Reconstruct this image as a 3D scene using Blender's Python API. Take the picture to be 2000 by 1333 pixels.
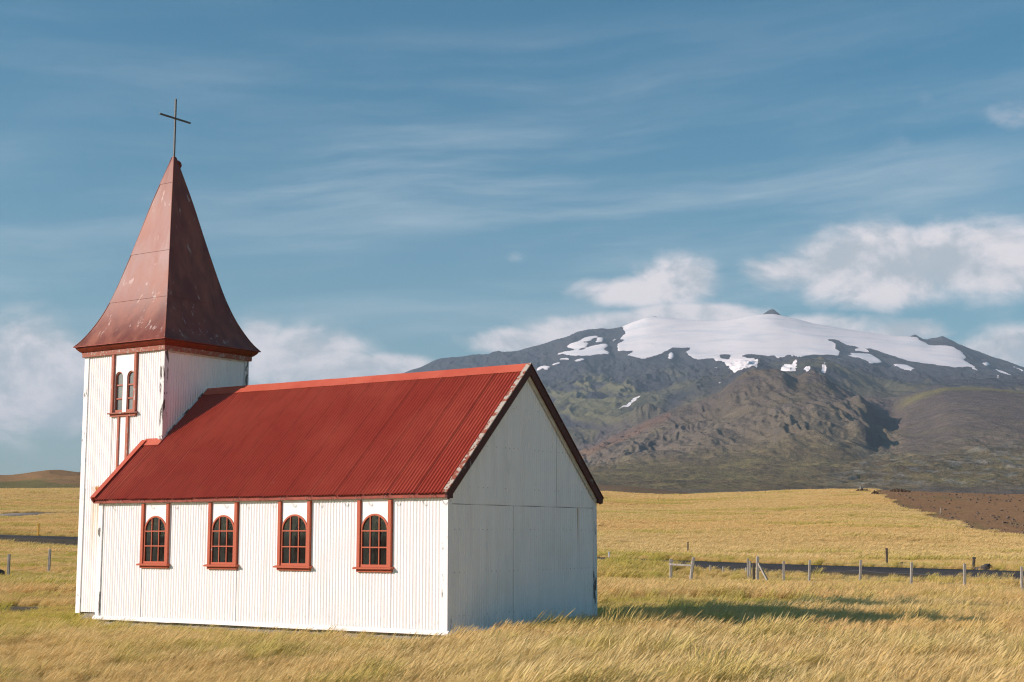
import bpy, bmesh, math, random
import numpy as np
from mathutils import Vector, Matrix
R = math.radians
random.seed(7)
rng = np.random.default_rng(11)
scene = bpy.context.scene
COL = scene.collection
for o in list(bpy.data.objects):
    bpy.data.objects.remove(o)

# ------------------------------------------------------------------ camera
CAM = np.array([16.3347, -22.1682, 1.7915]); YAW = 0.5916; PITCH = 0.1319; FPX = 2872.65
cam_data = bpy.data.cameras.new("camera"); cam = bpy.data.objects.new("camera", cam_data); COL.objects.link(cam)
cam.location = CAM; cam.rotation_euler = (math.pi / 2 + PITCH, 0, YAW)
cam_data.sensor_fit = 'HORIZONTAL'; cam_data.sensor_width = 36; cam_data.lens = 36 * FPX / 2000
cam_data.clip_start = 0.1; cam_data.clip_end = 60000
scene.camera = cam
FWD = np.array([-math.sin(YAW), math.cos(YAW)]); RGT = np.array([math.cos(YAW), math.sin(YAW)])

# ------------------------------------------------------------------ light
SUN_EL = R(25.0); SUN_AZ = R(48.5)                      # light travels towards (cos, sin) of SUN_AZ
SKY_STRENGTH = 0.085; SUN_STRENGTH = 4.2
to_sun = Vector((-math.cos(SUN_AZ) * math.cos(SUN_EL), -math.sin(SUN_AZ) * math.cos(SUN_EL), math.sin(SUN_EL)))
sun_d = bpy.data.lights.new("sun", 'SUN'); sun = bpy.data.objects.new("sun", sun_d); COL.objects.link(sun)
sun_d.energy = SUN_STRENGTH; sun_d.angle = R(0.53); sun_d.color = (1.0, 0.805, 0.735)
sun.rotation_euler = to_sun.to_track_quat('Z', 'Y').to_euler(); sun.location = (0, 0, 60)
vs = scene.view_settings
vs.view_transform = 'Standard'; vs.look = 'None'; vs.gamma = 1.0; vs.exposure = 0.70; vs.use_curve_mapping = False
scene.render.engine = 'CYCLES'
cy = scene.cycles
cy.use_denoising = True; cy.denoiser = 'OPENIMAGEDENOISE'; cy.denoising_prefilter = 'NONE'; cy.denoising_input_passes = 'RGB_ALBEDO_NORMAL'; cy.pixel_filter_type = 'BLACKMAN_HARRIS'; cy.filter_width = 1.15
cy.max_bounces = 6; cy.diffuse_bounces = 3; cy.glossy_bounces = 3; cy.transmission_bounces = 4; cy.transparent_max_bounces = 16; cy.volume_bounces = 0
cy.caustics_reflective = False; cy.caustics_refractive = False; cy.sample_clamp_indirect = 8
cy.use_adaptive_sampling = True; cy.adaptive_threshold = 0.018


class NT:
    """small helper that writes shader node trees"""
    def __init__(s, tree):
        s.t = tree; s.n = tree.nodes; s.l = tree.links
    def new(s, typ, **kw):
        nd = s.n.new(typ)
        for k, v in kw.items():
            setattr(nd, k, v)
        return nd
    def put(s, sock, v):
        if isinstance(v, (int, float)):
            sock.default_value = v
        elif isinstance(v, (tuple, list)):
            if sock.type == 'RGBA' and len(v) == 3:
                v = (*v, 1)
            sock.default_value = v
        else:
            s.l.new(v, sock)
    def m(s, op, a, b=0.0, c=0.0, clamp=False):
        nd = s.new('ShaderNodeMath', operation=op, use_clamp=clamp)
        s.put(nd.inputs[0], a); s.put(nd.inputs[1], b); s.put(nd.inputs[2], c)
        return nd.outputs[0]
    def v(s, op, a, b=(0, 0, 0)):
        nd = s.new('ShaderNodeVectorMath', operation=op)
        s.put(nd.inputs[0], a); s.put(nd.inputs[1], b)
        return nd.outputs['Value'] if op == 'DOT_PRODUCT' else nd.outputs[0]
    def xyz(s, x, y, z=0.0):
        nd = s.new('ShaderNodeCombineXYZ')
        s.put(nd.inputs[0], x); s.put(nd.inputs[1], y); s.put(nd.inputs[2], z)
        return nd.outputs[0]
    def sep(s, v):
        nd = s.new('ShaderNodeSeparateXYZ'); s.put(nd.inputs[0], v)
        return nd.outputs
    def noise(s, vec, scale=1.0, detail=4.0, rough=0.5, dist=0.0, lac=2.0):
        nd = s.new('ShaderNodeTexNoise')
        s.put(nd.inputs['Vector'], vec); nd.inputs['Scale'].default_value = scale; nd.inputs['Detail'].default_value = detail
        nd.inputs['Roughness'].default_value = rough; nd.inputs['Distortion'].default_value = dist; nd.inputs['Lacunarity'].default_value = lac
        return nd.outputs[0]
    def ss(s, v, lo, hi, a=0.0, b=1.0):
        nd = s.new('ShaderNodeMapRange', interpolation_type='SMOOTHSTEP')
        s.put(nd.inputs[0], v)
        for i, q in enumerate((lo, hi, a, b)):
            s.put(nd.inputs[i + 1], q)
        return nd.outputs[0]
    def mix(s, f, a, b, blend='MIX'):
        nd = s.new('ShaderNodeMix', data_type='RGBA', blend_type=blend, clamp_factor=True)
        s.put(nd.inputs[0], f); s.put(nd.inputs[6], a); s.put(nd.inputs[7], b)
        return nd.outputs[2]
    def attr(s, name, typ='GEOMETRY'):
        nd = s.new('ShaderNodeAttribute', attribute_name=name, attribute_type=typ)
        return nd.outputs
    def bump(s, h, strength=0.3, dist=0.02):
        nd = s.new('ShaderNodeBump'); s.put(nd.inputs['Height'], h)
        nd.inputs['Strength'].default_value = strength; nd.inputs['Distance'].default_value = dist
        return nd.outputs[0]
    def geo(s):
        return s.new('ShaderNodeNewGeometry').outputs
    def pos(s):
        return s.geo()['Position']


# ------------------------------------------------------------------ sky
def px_to_azel(x, y):
    t = (666.5 - y) / FPX; cp, sp = math.cos(PITCH), math.sin(PITCH)
    f = cp - t * sp; u = sp + t * cp; r = (x - 1000) / FPX
    return math.atan2(r, f), math.atan2(u, math.hypot(f, r))

world = bpy.data.worlds.new("World"); scene.world = world; world.use_nodes = True
world.node_tree.nodes.clear()
W_ = NT(world.node_tree)
sky = W_.new('ShaderNodeTexSky', sky_type='NISHITA'); sky.sun_disc = False
sky.sun_elevation = SUN_EL
sky.sun_rotation = math.atan2(to_sun.x, to_sun.y)
sky.altitude = 0; sky.air_density = 1.0; sky.dust_density = 1.3; sky.ozone_density = 2.0
D = W_.new('ShaderNodeTexCoord').outputs['Generated']
fx = W_.v('DOT_PRODUCT', D, (FWD[0], FWD[1], 0)); rx = W_.v('DOT_PRODUCT', D, (RGT[0], RGT[1], 0))
AZ = W_.m('ARCTAN2', rx, fx); EL = W_.m('ARCSINE', W_.sep(D)[2])
P2 = W_.xyz(AZ, EL, 0.0)
# cumulus: soft masks at the places of the cloud banks, torn by noise
banks = [(30, 740, 185, 100, 1.25), (-160, 720, 190, 100, 1.2), (110, 800, 120, 60, .95), (590, 700, 120, 62, 1.2), (505, 665, 60, 55, 1.0), (690, 725, 130, 34, 1.1), (790, 712, 70, 22, .8),
         (1010, 668, 110, 28, 1.0), (1180, 645, 150, 34, 1.15), (1380, 616, 150, 26, 1.1), (1600, 640, 150, 30, .95), (1760, 652, 110, 28, .95), (1960, 690, 120, 48, 1.0), (2200, 700, 160, 60, 1.1),
         (1225, 568, 130, 34, .92), (1330, 548, 110, 52, .92), (1540, 535, 130, 48, 1.0), (1700, 525, 190, 74, 1.2), (1900, 510, 170, 76, 1.15), (2120, 480, 150, 60, 1.0),
         (1720, 285, 90, 55, .36), (1800, 200, 80, 55, .33), (1860, 330, 110, 36, .34), (1980, 225, 90, 45, .36), (1010, 492, 34, 24, .5), (1065, 486, 40, 14, .3)]
mask = None
for x, y, sx, sy_, k in banks:
    a, e = px_to_azel(x, y)
    da = W_.m('MULTIPLY', W_.m('SUBTRACT', AZ, a), FPX / sx); de = W_.m('MULTIPLY', W_.m('SUBTRACT', EL, e), FPX / sy_)
    q = W_.m('ADD', W_.m('MULTIPLY', da, da), W_.m('MULTIPLY', de, de))
    g = W_.m('MULTIPLY', W_.m('EXPONENT', W_.m('MULTIPLY', q, -0.8)), k)
    mask = g if mask is None else W_.m('MAXIMUM', mask, g)
# the same kind of banks all the way round the horizon, outside the frame too
ring = W_.m('MULTIPLY', W_.ss(W_.noise(W_.xyz(AZ, W_.m('MULTIPLY', EL, 1.6), 3.7), 5.0, 2), .52, .72), W_.m('EXPONENT', W_.m('MULTIPLY', W_.m('POWER', W_.m('MULTIPLY', W_.m('SUBTRACT', EL, .15), 11.0), 2.0), -1.0)))
ring = W_.m('MULTIPLY', ring, W_.ss(W_.m('ABSOLUTE', AZ), .40, .55))
mask = W_.m('MAXIMUM', mask, ring)
def cloud_noise(p):
    big = W_.noise(W_.v('MULTIPLY', p, (1, 1.5, 1)), 14.0, 9, .60, .30)
    return big
n0 = cloud_noise(P2)
n1 = cloud_noise(W_.v('ADD', P2, (-0.010, 0.014, 0)))
dens = W_.m('ADD', mask, W_.m('MULTIPLY', W_.m('SUBTRACT', n0, .5), 1.55))
alpha = W_.m('MULTIPLY', W_.ss(dens, .27, .88), W_.ss(mask, .08, .55))
lit = W_.ss(W_.m('ADD', W_.m('MULTIPLY', W_.m('SUBTRACT', n0, n1), 3.6), W_.m('SUBTRACT', .80, W_.m('MULTIPLY', dens, .30))), .10, .90)
# cirrus: long thin wind-combed streaks
ci_w = W_.noise(W_.v('MULTIPLY', P2, (2.2, 3.0, 1)), 1.6, 3, .5)
P3 = W_.xyz(W_.m('ADD', AZ, W_.m('MULTIPLY', EL, .9)), W_.m('ADD', EL, W_.m('ADD', W_.m('MULTIPLY', AZ, -.07), W_.m('MULTIPLY', ci_w, .05))), 9.2)
c1 = W_.noise(W_.v('MULTIPLY', P3, (3.0, 30.0, 1)), 1.0, 7, .6)
c2 = W_.noise(W_.v('MULTIPLY', P3, (1.6, 7.0, 1)), 1.0, 3, .5)
cirrus = W_.m('MULTIPLY', W_.ss(c1, .38, .80), W_.ss(c2, .30, .62))
cirrus = W_.m('MULTIPLY', cirrus, W_.ss(EL, .02, .09, .5, 1.0))
cirrus = W_.m('MULTIPLY', cirrus, W_.ss(EL, .22, .36, .44, .08))
tint_ = W_.mix(W_.ss(EL, -.02, .40), (.62, .86, .83), (.12, .62, .72))
skyc = W_.mix(1.0, sky.outputs[0], tint_, 'MULTIPLY')
k_ = 1.0 / SKY_STRENGTH
skyc = W_.mix(cirrus, skyc, tuple(c * k_ for c in (.46, .50, .53)))
cl = W_.mix(lit, tuple(c * k_ for c in (.36, .38, .405)), tuple(c * k_ for c in (.67, .60, .60)))
skyc = W_.mix(W_.m('MULTIPLY', alpha, .86), skyc, cl)
bg = W_.new('ShaderNodeBackground'); W_.put(bg.inputs[0], skyc); bg.inputs[1].default_value = SKY_STRENGTH
wo = W_.new('ShaderNodeOutputWorld'); W_.l.new(bg.outputs[0], wo.inputs[0])

# ------------------------------------------------------------------ helpers
def tag(o, label=None, cat=None, group=None, kind=None):
    if label: o['label'] = label
    if cat: o['category'] = cat
    if group: o['group'] = group
    if kind: o['kind'] = kind
    return o

def empty(name, loc=(0, 0, 0), parent=None):
    o = bpy.data.objects.new(name, None); COL.objects.link(o); o.location = loc; o.empty_display_size = .2
    if parent: o.parent = parent
    return o

def mesh_obj(name, verts, faces, mat=None, parent=None, smooth=False):
    me = bpy.data.meshes.new(name); me.from_pydata([tuple(map(float, v)) for v in verts], [], faces)
    if mat: me.materials.append(mat)
    if smooth: me.polygons.foreach_set('use_smooth', [True] * len(me.polygons))
    me.update()
    o = bpy.data.objects.new(name, me); COL.objects.link(o)
    if parent: o.parent = parent
    return o

def grid_mesh(name, V, nr, nc, mat, close=False):
    """V (nr*nc,3) row-major -> quad grid object built fast"""
    i = np.arange(nr - 1)[:, None]; j = np.arange(nc if close else nc - 1)[None, :]
    j2 = (j + 1) % nc
    F = np.stack([i * nc + j, i * nc + j2, (i + 1) * nc + j2, (i + 1) * nc + j], -1).reshape(-1, 4)
    me = bpy.data.meshes.new(name)
    me.vertices.add(len(V)); me.vertices.foreach_set('co', V.astype(np.float32).ravel())
    me.loops.add(F.size); me.loops.foreach_set('vertex_index', F.astype(np.int32).ravel())
    me.polygons.add(len(F)); me.polygons.foreach_set('loop_start', np.arange(0, F.size, 4, dtype=np.int32))
    me.polygons.foreach_set('use_smooth', np.ones(len(F), bool))
    me.materials.append(mat); me.update(calc_edges=True)
    o = bpy.data.objects.new(name, me); COL.objects.link(o)
    return o

class MB:
    """collects boxes, prisms and tubes into one mesh"""
    def __init__(s): s.v = []; s.f = []
    def add(s, vs_, fs):
        b = len(s.v); s.v += [tuple(v) for v in vs_]; s.f += [tuple(b + i for i in f) for f in fs]
        return s
    def box(s, x0, x1, y0, y1, z0, z1):
        return s.add([(x0, y0, z0), (x1, y0, z0), (x1, y1, z0), (x0, y1, z0), (x0, y0, z1), (x1, y0, z1), (x1, y1, z1), (x0, y1, z1)],
                     [(0, 3, 2, 1), (4, 5, 6, 7), (0, 1, 5, 4), (1, 2, 6, 5), (2, 3, 7, 6), (3, 0, 4, 7)])
    def beam(s, a, b, w, h, up=(0, 0, 1)):
        a = Vector(a); b = Vector(b); d = (b - a).normalized(); u = Vector(up); sd = d.cross(u).normalized(); u = sd.cross(d).normalized()
        vs_ = []
        for p in (a, b):
            for i, j in ((-1, -1), (1, -1), (1, 1), (-1, 1)):
                vs_.append(p + sd * (w / 2 * i) + u * (h / 2 * j))
        return s.add(vs_, [(0, 1, 2, 3), (7, 6, 5, 4), (0, 4, 5, 1), (1, 5, 6, 2), (2, 6, 7, 3), (3, 7, 4, 0)])
    def tube(s, pts, r, n=6):
        pts = [Vector(p) for p in pts]; rings = []
        for i, p in enumerate(pts):
            d = (pts[min(i + 1, len(pts) - 1)] - pts[max(i - 1, 0)]).normalized()
            u = d.cross(Vector((0.3, 1, 0.2))).normalized(); w = d.cross(u)
            rr = r[i] if isinstance(r, (list, tuple)) else r
            rings.append([p + (u * math.cos(2 * math.pi * k / n) + w * math.sin(2 * math.pi * k / n)) * rr for k in range(n)])
        vs_ = [q for ring in rings for q in ring]; fs = []
        for i in range(len(pts) - 1):
            for k in range(n):
                fs.append((i * n + k, i * n + (k + 1) % n, (i + 1) * n + (k + 1) % n, (i + 1) * n + k))
        fs.append(tuple(reversed(range(n)))); fs.append(tuple((len(pts) - 1) * n + k for k in range(n)))
        return s.add(vs_, fs)
    def build(s, name, mat, parent=None, smooth=False, bevel=0.0):
        o = mesh_obj(name, s.v, s.f, mat, parent, smooth)
        if bevel:
            bm = bmesh.new(); bm.from_mesh(o.data)
            bmesh.ops.recalc_face_normals(bm, faces=bm.faces)
            bmesh.ops.bevel(bm, geom=list(bm.edges), offset=bevel, segments=1, affect='EDGES', profile=.5)
            bm.to_mesh(o.data); bm.free()
        return o

# noise in numpy -----------------------------------------------------
def _h(ix, iy, seed):
    h = (ix.astype(np.int64) * 374761393 + iy.astype(np.int64) * 668265263 + seed * 974634777) & 0xFFFFFFFF
    h = ((h ^ (h >> 13)) * 1274126177) & 0xFFFFFFFF
    h = h ^ (h >> 16)
    return (h & 0xFFFFFF) / float(0x1000000)
def perlin(x, y, seed=0):
    x = np.asarray(x, float); y = np.asarray(y, float)
    ix = np.floor(x); iy = np.floor(y); fx_ = x - ix; fy_ = y - iy
    u = fx_ ** 3 * (fx_ * (fx_ * 6 - 15) + 10); v = fy_ ** 3 * (fy_ * (fy_ * 6 - 15) + 10)
    def gr(dx, dy):
        a = _h(ix + dx, iy + dy, seed) * 2 * np.pi
        return np.cos(a) * (fx_ - dx) + np.sin(a) * (fy_ - dy)
    a = gr(0, 0); b = gr(1, 0); c = gr(0, 1); d = gr(1, 1)
    return (a + (b - a) * u + (c - a) * v + (a - b - c + d) * u * v) * 1.5
def fbm(x, y, oct=4, seed=0, gain=.5, lac=2.03):
    s = 0; a = 1; t = 0
    for i in range(oct):
        s = s + a * perlin(x, y, seed + i * 17); t += a; a *= gain; x = x * lac + 13.7; y = y * lac + 7.1
    return s / t
def ridged(x, y, oct=4, seed=0, gain=.5, lac=2.07):
    s = 0; a = 1; t = 0; w = 1
    for i in range(oct):
        n = (1 - np.abs(perlin(x, y, seed + i * 31))) ** 2
        s = s + a * n * w; w = np.clip(n * 1.6, 0, 1); t += a; a *= gain; x = x * lac + 5.3; y = y * lac + 11.9
    return s / t
def sstep(x, a, b):
    t = np.clip((x - a) / (b - a), 0, 1)
    return t * t * (3 - 2 * t)
def pchip(xk, yk, x):
    """monotone cubic; xk (n,), yk (n,m) -> (len(x), m)"""
    xk = np.asarray(xk, float); yk = np.asarray(yk, float)
    if yk.ndim == 1: yk = yk[:, None]
    h = np.diff(xk)[:, None]; dl = np.diff(yk, axis=0) / h
    d = np.zeros_like(yk)
    prod = dl[:-1] * dl[1:]
    w1 = 2 * h[1:] + h[:-1]; w2 = h[1:] + 2 * h[:-1]
    with np.errstate(divide='ignore', invalid='ignore'):
        d[1:-1] = np.where(prod > 0, (w1 + w2) / (w1 / dl[:-1] + w2 / dl[1:]), 0)
    d[0] = dl[0]; d[-1] = dl[-1]
    x = np.clip(np.asarray(x, float), xk[0], xk[-1])
    i = np.clip(np.searchsorted(xk, x, side='right') - 1, 0, len(xk) - 2)
    hh = h[i]; t = ((x - xk[i])[:, None]) / hh
    return (yk[i] * (1 + 2 * t) * (1 - t) ** 2 + d[i] * hh * t * (1 - t) ** 2 + yk[i + 1] * t * t * (3 - 2 * t) + d[i + 1] * hh * t * t * (t - 1))
def zofy(r, phi, y):
    """height of a point at horizontal range r and bearing phi seen on image row y (survey of the terrain)"""
    t = (666.5 - np.asarray(y, float)) / FPX; cp, sp = math.cos(PITCH), math.sin(PITCH)
    return CAM[2] + (sp + t * cp) / (cp - t * sp) * r * np.cos(phi)
def phiofx(x): return np.arctan((np.asarray(x, float) - 1000) / FPX * 0.997)
def project(P):
    v = P - CAM; cp, sp = math.cos(PITCH), math.sin(PITCH)
    d = v[:, 0] * FWD[0] + v[:, 1] * FWD[1]; l = v[:, 0] * RGT[0] + v[:, 1] * RGT[1]
    zc = d * cp + v[:, 2] * sp; up = -d * sp + v[:, 2] * cp
    return 1000 + FPX * l / zc, 666.5 - FPX * up / zc
def polar(X, Y):
    dx = X - CAM[0]; dy = Y - CAM[1]
    d = dx * FWD[0] + dy * FWD[1]; l = dx * RGT[0] + dy * RGT[1]
    return np.arctan2(l, d), np.hypot(dx, dy)
def unpolar(phi, r):
    d = r * np.cos(phi); l = r * np.sin(phi)
    return CAM[0] + d * FWD[0] + l * RGT[0], CAM[1] + d * FWD[1] + l * RGT[1]
def inpoly(x, y, poly):
    poly = np.asarray(poly, float); ins = np.zeros(x.shape, bool); j = len(poly) - 1
    for i in range(len(poly)):
        xi, yi = poly[i]; xj, yj = poly[j]
        if yi != yj:
            c = ((yi > y) != (yj > y)) & (x < (xj - xi) * (y - yi) / (yj - yi) + xi)
            ins ^= c
        j = i
    return ins

# ------------------------------------------------------------------ terrain heights
RK = [.5, 14, 30, 50, 66, 82, 100, 130, 160, 200, 260, 330, 365, 410, 470, 540, 620, 720, 900, 1400, 3000, 13000]
# per column: z (float) up to the fields, then image rows 'y' surveyed at that range
def colz(x, near, ys):
    phi = float(phiofx(x)); z = list(near)
    for r, y in zip(RK[len(near):], ys):
        z.append(float(zofy(r, phi, y)) if y is not None else 6.0)
    return phi, z
E_ = [None, None, None]
COLS = [
    colz(-1500, [-.15, -.18, -.2, -.2, -.2, 0.0, .3, .9, 1.5], [1022, 998, 965, 962, 966, 944, 948, 932, 950, 985] + E_),
    colz(-250, [-.15, -.18, -.2, -.2, -.2, 0.0, .25, .6, 1.7], [1022, 996, 962, 959, 962, 941, 945, 930, 950, 985] + E_),
    colz(0, [-.15, -.18, -.2, -.15, -.2, 0.0, .25, .55, 1.6], [1022, 995, 961, 958, 961, 940, 944, 929, 950, 985] + E_),
    colz(150, [-.15, -.18, -.2, -.12, -.2, 0.0, .25, .55, 1.5], [1022, 995, 962, 958, 961, 936, 940, 917, 945, 985] + E_),
    colz(420, [-.15, -.18, -.2, -.12, -.2, 0.0, .3, .7, 1.4], [1024, 1000, 968, 962, 966, 945, 950, 940, 960, 988] + E_),
    colz(900, [-.15, -.18, -.2, -.2, -.3, 0.05, .3, .6], [1055, 1028, 1002, 972, 964, 968, 952, 960, 968, 980, 990] + E_),
    colz(1165, [-.15, -.18, -.2, -.22, -.38, .1, .3], [1076, 1056, 1029, 1000, 970, 963, 967, 948, 957, 970, 982, 992] + E_),
    colz(1300, [-.15, -.18, -.2, -.25, -.42, .08, .25], [1078, 1058, 1031, 1003, 975, 968, 971, 958, 965, 975, 985, 992] + E_),
    colz(1450, [-.15, -.18, -.22, -.28, -.45, .05, .18], [1080, 1060, 1032, 1001, 971, 964, 968, 976, 980, 984, 988, 994] + E_),
    colz(1700, [-.15, -.2, -.28, -.38, -.45, .05, .12], [1082, 1062, 1033, 1000, 966, 958, 964, 976, 982, 986, 990, 995] + E_),
    colz(1850, [-.15, -.2, -.32, -.42, -.42, .05, .1], [1086, 1066, 1038, 1006, 971, 962, 966, 978, 984, 988, 990, 996] + E_),
    colz(2000, [-.15, -.2, -.36, -.48, -.35, .02, .08], [1090, 1070, 1043, 1011, 977, 967, 970, 982, 986, 990, 992, 997] + E_),
    colz(2600, [-.15, -.2, -.35, -.4, -.1, .05, .08], [1092, 1076, 1050, 1020, 988, 978, 980, 988, 992, 994, 996, 998] + E_),
    colz(4200, [-.15, -.2, -.35, -.4, -.1, .05, .08], [1092, 1076, 1055, 1030, 1005, 1000, 998, 998, 998, 998, 998, 998] + E_)]
CP = np.array([c[0] for c in COLS]); CZ = np.array([c[1] for c in COLS])          # (ncol, nr)
LR = np.linspace(math.log(.5), math.log(13000), 900)
TAB = pchip(np.log(RK), CZ.T, LR)                                                  # (900, ncol)
PHIS = np.linspace(CP[0], CP[-1], 400)
TAB2 = pchip(CP, TAB.T, PHIS).T                                                    # (900, 400)
# road centre line: image column -> range and height
RDX = np.array([-2600, -1500, -400, 0, 155, 600, 1165, 1450, 1700, 2000, 2400, 3000, 4200])
RDR = np.array([330, 240, 178, 158, 150, 122, 92, 82, 76, 70, 66, 64, 70])
RDZ = np.array([2.6, 2.5, 2.15, 1.85, 1.65, .85, .38, .24, .18, .14, .12, .1, .1])
_ph = phiofx(RDX); _s = np.linspace(_ph[0], _ph[-1], 420)
ROAD_R = pchip(_ph, RDR, _s)[:, 0]; ROAD_Z = pchip(_ph, RDZ, _s)[:, 0]; ROAD_PHI = _s
ROAD_XY = np.stack(unpolar(ROAD_PHI, ROAD_R), 1)
# gravel lane on the far left slope
LNX = np.array([-500, -200, 20, 90, 160, 330, 520]); LNR = np.array([205, 214, 226, 235, 232, 222, 210])
_l = np.linspace(0, 1, 80); _lp = np.interp(_l, np.linspace(0, 1, 7), phiofx(LNX))
LANE_PHI = pchip(np.linspace(0, 1, 7), phiofx(LNX), _l)[:, 0]; LANE_R = pchip(np.linspace(0, 1, 7), LNR, _l)[:, 0]
LANE_XY = np.stack(unpolar(LANE_PHI, LANE_R), 1)

def line_dist(X, Y, L, Z=None):
    """distance to a dense polyline and the height on it"""
    X = np.asarray(X, float); sh = X.shape; X = X.ravel(); Y = np.asarray(Y, float).ravel()
    best = np.full(X.shape, 1e9); zz = np.zeros(X.shape)
    for k in range(len(L) - 1):
        a = L[k]; b = L[k + 1]; ab = b - a
        t = np.clip(((X - a[0]) * ab[0] + (Y - a[1]) * ab[1]) / (ab @ ab), 0, 1)
        d = np.hypot(X - a[0] - t * ab[0], Y - a[1] - t * ab[1])
        m_ = d < best; best = np.where(m_, d, best)
        if Z is not None: zz = np.where(m_, Z[k] + (Z[k + 1] - Z[k]) * t, zz)
    return best.reshape(sh), zz.reshape(sh)

def ground_z(X, Y, road=True):
    X = np.asarray(X, float); Y = np.asarray(Y, float)
    phi, r = polar(X, Y); r = np.maximum(r, .5)
    pi_ = (np.clip(phi, PHIS[0], PHIS[-1]) - PHIS[0]) / (PHIS[-1] - PHIS[0]) * (len(PHIS) - 1.001)
    ri = (np.log(np.minimum(r, 12900)) - LR[0]) / (LR[-1] - LR[0]) * (len(LR) - 1.001)
    i = ri.astype(int); j = pi_.astype(int); a = ri - i; b = pi_ - j
    z = (TAB2[i, j] * (1 - a) * (1 - b) + TAB2[i + 1, j] * a * (1 - b) + TAB2[i, j + 1] * (1 - a) * b + TAB2[i + 1, j + 1] * a * b)
    side = sstep(np.abs(phi), 1.0, 1.7)                          # behind the viewer: flat meadow
    z = z * (1 - side) + (-.3) * side
    far = sstep(r, 45, 160)
    z = z + fbm(X * .12, Y * .12, 3, 3) * (.05 + .12 * far) * sstep(r, 8, 30) + fbm(X * .03, Y * .03, 3, 5) * .5 * far * (1 - sstep(r, 500, 800) * .5)
    z = z + (fbm(X * .9, Y * .9, 2, 8)) * .035
    z = z + (ridged(X * .02, Y * .02, 3, 9) - .75) * 2.4 * sstep(r, 420, 560) * sstep(-phi, .2, .28)
    if road:
        m_ = (r > 45) & (r < 400) & (np.abs(phi) < 1.2)
        if m_.any():
            d, rz = line_dist(X[m_], Y[m_], ROAD_XY[::6], ROAD_Z[::6])
            w = 1 - sstep(d, 3.6, 8.5)
            z[m_] = z[m_] * (1 - w) + (rz - .10) * w
    return z
def gz(x, y): return float(ground_z(np.array([x]), np.array([y]))[0])

# ------------------------------------------------------------------ materials
def material(name):
    m_ = bpy.data.materials.new(name); m_.use_nodes = True; m_.node_tree.nodes.clear()
    return m_, NT(m_.node_tree)
def finish(m_, T, col, rough=.7, normal=None, spec=.3, metal=0.0):
    b = T.new('ShaderNodeBsdfPrincipled'); T.put(b.inputs['Base Color'], col); T.put(b.inputs['Roughness'], rough)
    b.inputs['Specular IOR Level'].default_value = spec; b.inputs['Metallic'].default_value = metal
    if normal is not None: T.put(b.inputs['Normal'], normal)
    o = T.new('ShaderNodeOutputMaterial'); T.l.new(b.outputs[0], o.inputs[0])
    return m_
M = {}
def mat_plain(key, col, rough=.7, var=.15, scale=9, spec=.3):
    m_, T = material(key); p = T.pos()
    n = T.noise(p, scale, 4, .6)
    c = T.mix(T.ss(n, .3, .7), tuple(x * (1 - var) for x in col), tuple(min(1, x * (1 + var)) for x in col))
    M[key] = finish(m_, T, c, rough, T.bump(n, .2, .01), spec)
# white corrugated iron: chalky paint, faint runs of dirt and rust from the nails
m_, T = material('white_iron'); p = T.pos()
n1_ = T.noise(T.v('MULTIPLY', p, (1, 1, .12)), 5.0, 5, .6); n2_ = T.noise(p, .9, 4, .6); n3_ = T.noise(T.v('MULTIPLY', p, (1, 1, .25)), 26.0, 3, .5)
c = T.mix(T.ss(n1_, .35, .75), (.88, .86, .84), (.81, .79, .765))
c = T.mix(T.m('MULTIPLY', T.ss(n2_, .5, .8), .35), c, (.66, .64, .60))
z_ = T.sep(p)[2]
low = T.ss(z_, .05, .55, 1.0, 0.0)
c = T.mix(T.m('MULTIPLY', T.m('MULTIPLY', low, T.ss(n3_, .5, .72)), .35), c, (.44, .40, .34))
c = T.mix(T.m('MULTIPLY', T.ss(n3_, .70, .76), .5), c, (.40, .30, .22))
x_, y_, z_ = T.sep(p)
def near(v, step, rad):
    return T.ss(T.m('ABSOLUTE', T.m('SUBTRACT', T.m('FRACT', T.m('DIVIDE', v, step)), .5)), 0.0, rad / step, 1.0, 0.0)
row_ = T.m('MULTIPLY', near(T.m('ADD', z_, .08), .80, .016), T.m('MAXIMUM', T.m('MULTIPLY', near(x_, .152, .014), T.ss(y_, .0, -.01, 0.0, 1.0)), T.m('MULTIPLY', near(y_, .152, .014), T.ss(x_, -.03, -.02))))
c = T.mix(T.m('MULTIPLY', T.m('MULTIPLY', row_, T.ss(T.noise(p, 3.0, 2, .5), .42, .60)), .75), c, (.20, .14, .10))
rust = T.m('MULTIPLY', T.m('MULTIPLY', T.ss(T.m('ABSOLUTE', T.m('SUBTRACT', y_, 4.64)), .006, .022, 1.0, 0.0), T.ss(x_, -.05, -.03)), T.m('MULTIPLY', T.ss(z_, 1.35, 2.35), T.ss(z_, 2.38, 2.40, 1.0, 0.0)))
c = T.mix(T.m('MULTIPLY', rust, .8), c, (.42, .22, .07))
M['white_iron'] = finish(m_, T, c, .45, None, .35)
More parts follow.
